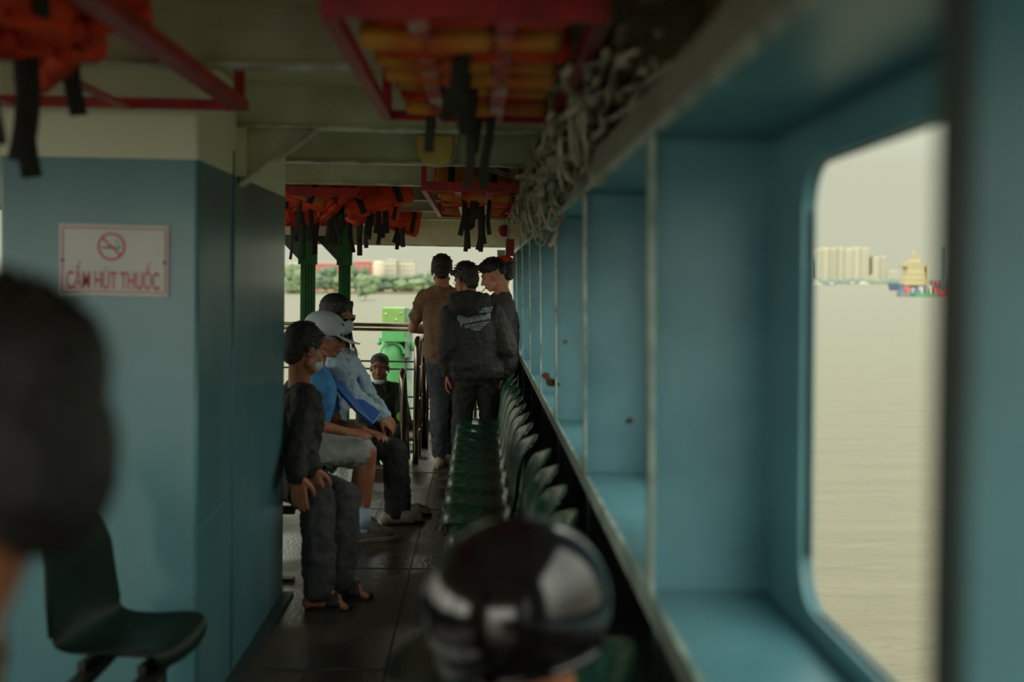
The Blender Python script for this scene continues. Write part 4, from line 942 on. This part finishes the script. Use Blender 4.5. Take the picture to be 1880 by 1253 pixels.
# ================= outdoors =================
HW = 7.0; ZW = CAMZ-HW
def placeO(o): o.matrix_basis = OUT @ o.matrix_basis; return o
def W(px, D, py=None): return Vector(((px-882)/F*D, D, ZW if py is None else CAMZ+(515.5-py)/F*D))
def hh(n_, D): return n_/F*D
MS = bpy.data.materials.new('river_water'); MS.use_nodes = True
N = MS.node_tree.nodes; L = MS.node_tree.links; b_ = N['Principled BSDF']
b_.inputs['Base Color'].default_value = lin((98, 94, 74)); b_.inputs['Roughness'].default_value = .32; b_.inputs['Specular IOR Level'].default_value = .35
tc = N.new('ShaderNodeTexCoord'); mp = N.new('ShaderNodeMapping'); mp.inputs['Scale'].default_value = (.35, 1.1, 1); L.new(tc.outputs['Object'], mp.inputs[0])
n1 = N.new('ShaderNodeTexNoise'); n1.inputs['Scale'].default_value = .55; n1.inputs['Detail'].default_value = 7; n1.inputs['Roughness'].default_value = .6; n1.inputs['Distortion'].default_value = .4; L.new(mp.outputs[0], n1.inputs[0])
bp = N.new('ShaderNodeBump'); bp.inputs['Strength'].default_value = .8; bp.inputs['Distance'].default_value = .5; L.new(n1.outputs['Fac'], bp.inputs['Height']); L.new(bp.outputs[0], b_.inputs['Normal'])
sea = MB().add([(-9000, -300, ZW), (9000, -300, ZW), (9000, 15000, ZW), (-9000, 15000, ZW)], [(0, 1, 2, 3)]).build('water', MS); placeO(sea); sea['kind'] = 'stuff'; sea['label'] = 'muddy beige river with small ripples'; sea['category'] = 'water'
TW = [mat('hazy_tower_%d' % i, c, .9) for i, c in enumerate([(178, 172, 146), (168, 162, 140), (186, 180, 158), (156, 154, 136), (182, 176, 150)])]  # pale, low-contrast colours with the distance haze mixed in
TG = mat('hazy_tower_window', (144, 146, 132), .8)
MB_ = mat('far_shore_haze_green', (112, 126, 114), .95)
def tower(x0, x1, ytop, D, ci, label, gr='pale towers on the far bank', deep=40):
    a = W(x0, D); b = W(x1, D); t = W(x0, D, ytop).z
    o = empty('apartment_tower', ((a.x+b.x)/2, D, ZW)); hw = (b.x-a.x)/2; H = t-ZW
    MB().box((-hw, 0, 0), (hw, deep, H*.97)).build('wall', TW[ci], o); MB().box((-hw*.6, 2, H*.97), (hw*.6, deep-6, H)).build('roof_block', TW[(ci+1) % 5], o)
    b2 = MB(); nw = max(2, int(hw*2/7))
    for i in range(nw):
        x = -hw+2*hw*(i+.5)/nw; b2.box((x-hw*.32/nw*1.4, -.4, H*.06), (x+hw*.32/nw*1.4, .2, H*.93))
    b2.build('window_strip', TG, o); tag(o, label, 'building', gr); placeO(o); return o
D0 = 3200
tw = [(1484, 1490, 466, 2, 'slim pale tower at the left end of the skyline'), (1490, 1494, 480, 3, 'low dark block beside the slim left tower'), (1499, 1512, 454, 0, 'first of the tall joined towers from the left'), (1513, 1526, 452, 4, 'second of the tall joined towers'), (1527, 1541, 453, 1, 'third of the tall joined towers'),
      (1542, 1554, 451, 0, 'tower with a dark band in the middle of the block'), (1555, 1570, 453, 4, 'tower right of the dark-banded one'), (1571, 1584, 450, 2, 'tower with a crown frame on top'), (1585, 1600, 451, 0, 'rightmost of the tall joined towers'),
      (1608, 1620, 468, 2, 'white half of the separate tower'), (1621, 1634, 468, 1, 'pinkish half of the separate tower'), (1635, 1655, 494, 4, 'low wide block right of the separate tower'), (1600, 1608, 503, 0, 'small low block between the towers')]
for x0, x1, yt, ci, lb in tw: tower(x0, x1, yt, D0, ci, lb)
sh = MB()
for i in range(60):
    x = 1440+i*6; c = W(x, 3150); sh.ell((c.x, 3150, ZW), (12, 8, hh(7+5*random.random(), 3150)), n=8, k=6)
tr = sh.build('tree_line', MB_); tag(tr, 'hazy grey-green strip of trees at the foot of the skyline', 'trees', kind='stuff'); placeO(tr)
def boat(x0, x1, yw, cab, cm, hm, label, gr='small boats by the far bank'):
    D = HW*F/(yw-515.5); a = W(x0, D); b = W(x1, D); Lh = (b.x-a.x)/2
    o = empty('boat', ((a.x+b.x)/2, D, ZW)); h = cab/F*D
    MB().prism([(-Lh, 0, h*.35), (-Lh*.85, 0, 0), (Lh*.8, 0, 0), (Lh, 0, h*.4)], (0, Lh*.5, 0)).build('hull', hm, o)
    MB().prism([(-Lh*.5, 1, h*.35), (-Lh*.35, 1, h), (Lh*.3, 1, h), (Lh*.45, 1, h*.35)], (0, Lh*.35, 0)).build('cabin', cm, o)
    tag(o, label, 'boat', gr); placeO(o)
wb = mat('boat_white', (184, 178, 160), .6); db = mat('boat_grey', (112, 130, 134), .6)
boat(1489, 1514, 521.5, 9, wb, wb, 'white boat below the tall towers, leftmost of the small boats')
boat(1516, 1524, 522.5, 5, db, db, 'dark grey boat right of the leftmost white boat'); boat(1525, 1540, 522.5, 6, wb, db, 'small pale boat with a grey hull')
boat(1562, 1580, 520.8, 5, wb, db, 'low dark boat under the dark-banded tower'); boat(1580, 1603, 520.5, 6, wb, wb, 'pale boat under the crowned tower'); boat(1638, 1648, 519.5, 3, wb, wb, 'tiny boat before the low wide block')
# cargo ship
D = 900; c = W(1690, D); o = empty('cargo_ship', (c.x, D, ZW)); s = D/F
sy = mat('ship_cream', (172, 160, 120), .7); sb = mat('ship_blue_hull', (86, 106, 128), .6)
MB().prism([(-34*s, 0, 13*s), (-30*s, 0, 0), (90*s, 0, 0), (110*s, 0, 17*s), (40*s, 0, 9*s), (-10*s, 0, 10*s)], (0, 25, 0)).build('hull', sb, o)
z = 10
for (a, b2, h) in ((-25, 14, 12), (-22, 14, 10), (-20, 12, 12), (-29, 15, 4), (-20, 12, 4)):
    MB().box((a*s, -3, z*s), (b2*s, 8, (z+h-.8)*s)).build('deckhouse', sy, o); MB().box((a*s*1.03, -3.4, (z+h-.9)*s), (b2*s*1.03, 8.5, (z+h)*s)).build('deck_edge', TW[2], o); z += h
MB().box((-14*s, -2, z*s), (6*s, 5, (z+6)*s)).build('bridge', sy, o); MB().tube([(-6*s, 0, z*s), (-6*s, 0, (z+24)*s)], .8, 6).build('mast', sy, o)
b = MB(); b.box((-9*s, -1, (z+12)*s), (-3*s, 1, (z+16)*s)); b.box((-11*s, -.5, (z+8)*s), (0, .5, (z+9)*s)); b.build('radar', sy, o)
MB().box((17*s, -2, 10*s), (21*s, 4, 48*s)).build('funnel_post', sy, o)
rc = mat('crane_red', (196, 96, 90), .7)
for x in (30, 38, 46): MB().box((x*s, -1, 9*s), ((x+4)*s, 3, 17*s)).build('deck_crane', rc, o)
MB().tube([(48*s, 0, 7*s), (80*s, 0, 22*s)], 1.5, 6).build('boom', sb, o)
tag(o, 'cargo ship with a tall cream deckhouse at the right side of the window view', 'ship'); placeO(o)
def tug(x0, x1, yw, cols, hullc, label):
    D = HW*F/(yw-515.5); a = W(x0, D); b = W(x1, D); Lh = (b.x-a.x)/2; s = D/F
    o = empty('work_boat', ((a.x+b.x)/2, D, ZW))
    MB().prism([(-Lh, 0, 7*s), (-Lh*.9, 0, 0), (Lh*.95, 0, 0), (Lh, 0, 6*s)], (0, 6, 0)).build('hull', hullc, o)
    n = len(cols)
    for i, cm in enumerate(cols):
        x = -Lh*.75+1.5*Lh*i/max(1, n-1); h = (9, 14, 11, 16, 12)[i % 5]; MB().box((x-Lh*.5/n, 1, 5*s), (x+Lh*.5/n, 4.5, (5+h)*s)).build('cabin', cm, o)
    MB().tube([(0, 2, 5*s), (0, 2, 34*s)], .12, 6).build('mast', sy, o)
    tag(o, label, 'boat', 'work boats by the cargo ship'); placeO(o)
bl = mat('boat_blue', (82, 110, 150), .6); gn = mat('boat_green', (80, 140, 104), .6); rd = mat('boat_red', (205, 70, 66), .6)
tug(1660, 1690, 543, [bl, rc, wb], db, 'work boat with blue and white cabins, nearest under the cream ship')
tug(1688, 1734, 543.5, [bl, wb, db, wb, rc], gn, 'long work boat with a green hull beside the blue one')
tug(1733, 1760, 543, [rd, rd], rd, 'red work boat partly hidden by the window edge')
cr = empty('crane_tower', W(1741, 880)); tag(cr, 'thin hazy crane mast at the right edge of the window view', 'crane')
b = MB(); b.box((-1.2, -1, 0), (-.6, 1, 34)); b.box((.6, -1, 0), (1.2, 1, 34))
for i in range(8): b.tube([(-.9, 0, i*4), (.9, 0, i*4+4)], .15, 5)
b.build('mast', db, cr); placeO(cr)
# left bank: trees, tanks, houses
tg_ = [mat('hazy_foliage_%d' % i, c, .95, bump=.6, bscale=.6) for i, c in enumerate([(104, 122, 88), (90, 108, 84), (116, 132, 96), (98, 116, 94)])]  # greens paled so that the haze sits in the colour
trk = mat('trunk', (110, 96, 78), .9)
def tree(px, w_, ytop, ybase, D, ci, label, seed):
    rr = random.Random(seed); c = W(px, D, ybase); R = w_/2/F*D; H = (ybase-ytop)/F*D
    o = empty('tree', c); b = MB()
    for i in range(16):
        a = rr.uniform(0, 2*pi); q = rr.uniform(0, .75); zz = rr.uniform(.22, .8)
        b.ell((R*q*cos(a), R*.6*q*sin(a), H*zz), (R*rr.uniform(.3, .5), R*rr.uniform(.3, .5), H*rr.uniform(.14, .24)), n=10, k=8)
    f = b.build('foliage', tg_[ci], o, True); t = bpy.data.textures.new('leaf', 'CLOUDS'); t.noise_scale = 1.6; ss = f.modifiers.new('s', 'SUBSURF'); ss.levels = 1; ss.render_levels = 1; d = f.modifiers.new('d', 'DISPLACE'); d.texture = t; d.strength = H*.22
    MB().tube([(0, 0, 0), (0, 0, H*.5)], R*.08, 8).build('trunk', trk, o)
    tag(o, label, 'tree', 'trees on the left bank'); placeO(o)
DL = 640
tl = [(538, 40, 478, 542, 0), (556, 44, 492, 540, 2), (600, 46, 486, 534, 1), (618, 40, 496, 534, 2), (655, 42, 482, 534, 1), (672, 40, 497, 546, 0), (700, 48, 500, 534, 1), (728, 46, 503, 534, 3), (752, 46, 502, 534, 1), (778, 44, 497, 534, 3), (804, 44, 502, 534, 1), (640, 30, 500, 533, 2), (585, 30, 500, 533, 3), (690, 34, 508, 533, 0), (740, 40, 512, 533, 0), (770, 40, 510, 533, 2)]
nm_ = ['leftmost, beside the casing edge', 'between the casing edge and the thick post', 'just right of the thick post', 'between the two green posts', 'right of the thinner post, the tallest', 'round bush standing out over the water', 'right of the round bush', 'below the white houses', 'below the right-hand house', 'left of the brown t-shirt', 'behind the brown t-shirt', 'beside the thinner post', 'low one by the thick post', 'low one behind the round bush', 'low one below the houses', 'low one before the right end of the bank']
for i, (px, w_, yt, yb, ci) in enumerate(tl):
    D = HW*F/((548 if i == 5 else 537)-515.5) if yb > 530 else DL
    tree(px, w_, yt, yb, D-20 if i >= 11 else D, ci, 'hazy green tree on the left bank, %s' % nm_[i], i+20)
bank = MB().prism([(W(400, 700).x, 700, ZW-.5), (W(860, 700).x, 700, ZW-.5), (W(860, 700).x, 700, ZW+1.5), (W(400, 700).x, 700, ZW+1.5)], (0, 60, 0)).build('river_bank', mat('bank_soil', (150, 140, 110), .9)); tag(bank, 'low bank under the left trees', 'river bank', kind='stuff'); placeO(bank)
tk = mat('tank_red', (168, 96, 90), .8); tk2 = mat('tank_pink', (180, 156, 140), .8)
def building(x0, x1, yt, D, cw, crf, label, roof=.2):
    a = W(x0, D); b = W(x1, D); H = W(0, D, yt).z-ZW; hw = (b.x-a.x)/2; o = empty('building', ((a.x+b.x)/2, D, ZW))
    MB().box((-hw, 0, 0), (hw, 20, H*(1-roof*.3))).build('wall', cw, o); MB().prism([(-hw*1.03, -.5, H*(1-roof*.3)), (hw*1.03, -.5, H*(1-roof*.3)), (hw*.4, -.5, H), (-hw*.4, -.5, H)], (0, 21, 0)).build('roof', crf, o)
    b2 = MB()
    for i in range(4):
        for j in range(3): b2.box((-hw*.8+i*hw*.45, -.4, H*(.5+.13*j)), (-hw*.8+i*hw*.45+hw*.2, .2, H*(.56+.13*j)))
    b2.build('window', TG, o); tag(o, label, 'building'); placeO(o)
building(576, 624, 480, 800, tk, tk2, 'long red shed with a pale roof between the green posts')
building(650, 692, 476, 800, tk, tk2, 'red warehouse right of the thinner green post')
building(708, 728, 474, 820, wb, wb, 'white house block above the trees, left one')
building(731, 762, 475, 830, wb, TW[1], 'white house block above the trees, right one')
building(530, 545, 480, 780, tk2, wb, 'small pink house at the casing edge')
o = empty('storage_tank', (W(697, 790).x, 790, ZW)); MB().tube([(0, 0, 0), (0, 0, W(0, 790, 478).z-ZW-1)], 4.2, 24).build('tank_wall', TW[1], o, True); MB().ell((0, 0, W(0, 790, 478).z-ZW-1), (4.2, 4.2, 1.2)).build('tank_dome', wb, o, True); tag(o, 'pale round storage tank between the warehouse and the white houses', 'tank'); placeO(o)
D = HW*F/(551-515.5); o = empty('buoy', W(667, D)); MB().tube([(0, 0, 0), (0, 0, .5), (0, 0, 1.1)], [.6, .55, .15], 12).build('float', db, o, True); tag(o, 'small dark buoy on the water below the bush', 'buoy'); placeO(o)

# ================= light =================
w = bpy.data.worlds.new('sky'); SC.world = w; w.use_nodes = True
N = w.node_tree.nodes; L = w.node_tree.links; bg = N['Background']
tc = N.new('ShaderNodeTexCoord'); sp = N.new('ShaderNodeSeparateXYZ'); L.new(tc.outputs['Generated'], sp.inputs[0])
cr_ = N.new('ShaderNodeValToRGB'); L.new(sp.outputs[2], cr_.inputs[0])
e_ = cr_.color_ramp.elements; e_[0].position = 0; e_[0].color = (.56, .57, .42, 1); e_[1].position = 1; e_[1].color = (1.3, 1.35, 1.2, 1)
q = e_.new(.10); q.color = (.57, .59, .44, 1); q = e_.new(.25); q.color = (1.05, 1.1, .9, 1); q = e_.new(.5); q.color = (1.9, 2.0, 1.7, 1)
# broad bright part of the sky, added out of view behind to light the cabin
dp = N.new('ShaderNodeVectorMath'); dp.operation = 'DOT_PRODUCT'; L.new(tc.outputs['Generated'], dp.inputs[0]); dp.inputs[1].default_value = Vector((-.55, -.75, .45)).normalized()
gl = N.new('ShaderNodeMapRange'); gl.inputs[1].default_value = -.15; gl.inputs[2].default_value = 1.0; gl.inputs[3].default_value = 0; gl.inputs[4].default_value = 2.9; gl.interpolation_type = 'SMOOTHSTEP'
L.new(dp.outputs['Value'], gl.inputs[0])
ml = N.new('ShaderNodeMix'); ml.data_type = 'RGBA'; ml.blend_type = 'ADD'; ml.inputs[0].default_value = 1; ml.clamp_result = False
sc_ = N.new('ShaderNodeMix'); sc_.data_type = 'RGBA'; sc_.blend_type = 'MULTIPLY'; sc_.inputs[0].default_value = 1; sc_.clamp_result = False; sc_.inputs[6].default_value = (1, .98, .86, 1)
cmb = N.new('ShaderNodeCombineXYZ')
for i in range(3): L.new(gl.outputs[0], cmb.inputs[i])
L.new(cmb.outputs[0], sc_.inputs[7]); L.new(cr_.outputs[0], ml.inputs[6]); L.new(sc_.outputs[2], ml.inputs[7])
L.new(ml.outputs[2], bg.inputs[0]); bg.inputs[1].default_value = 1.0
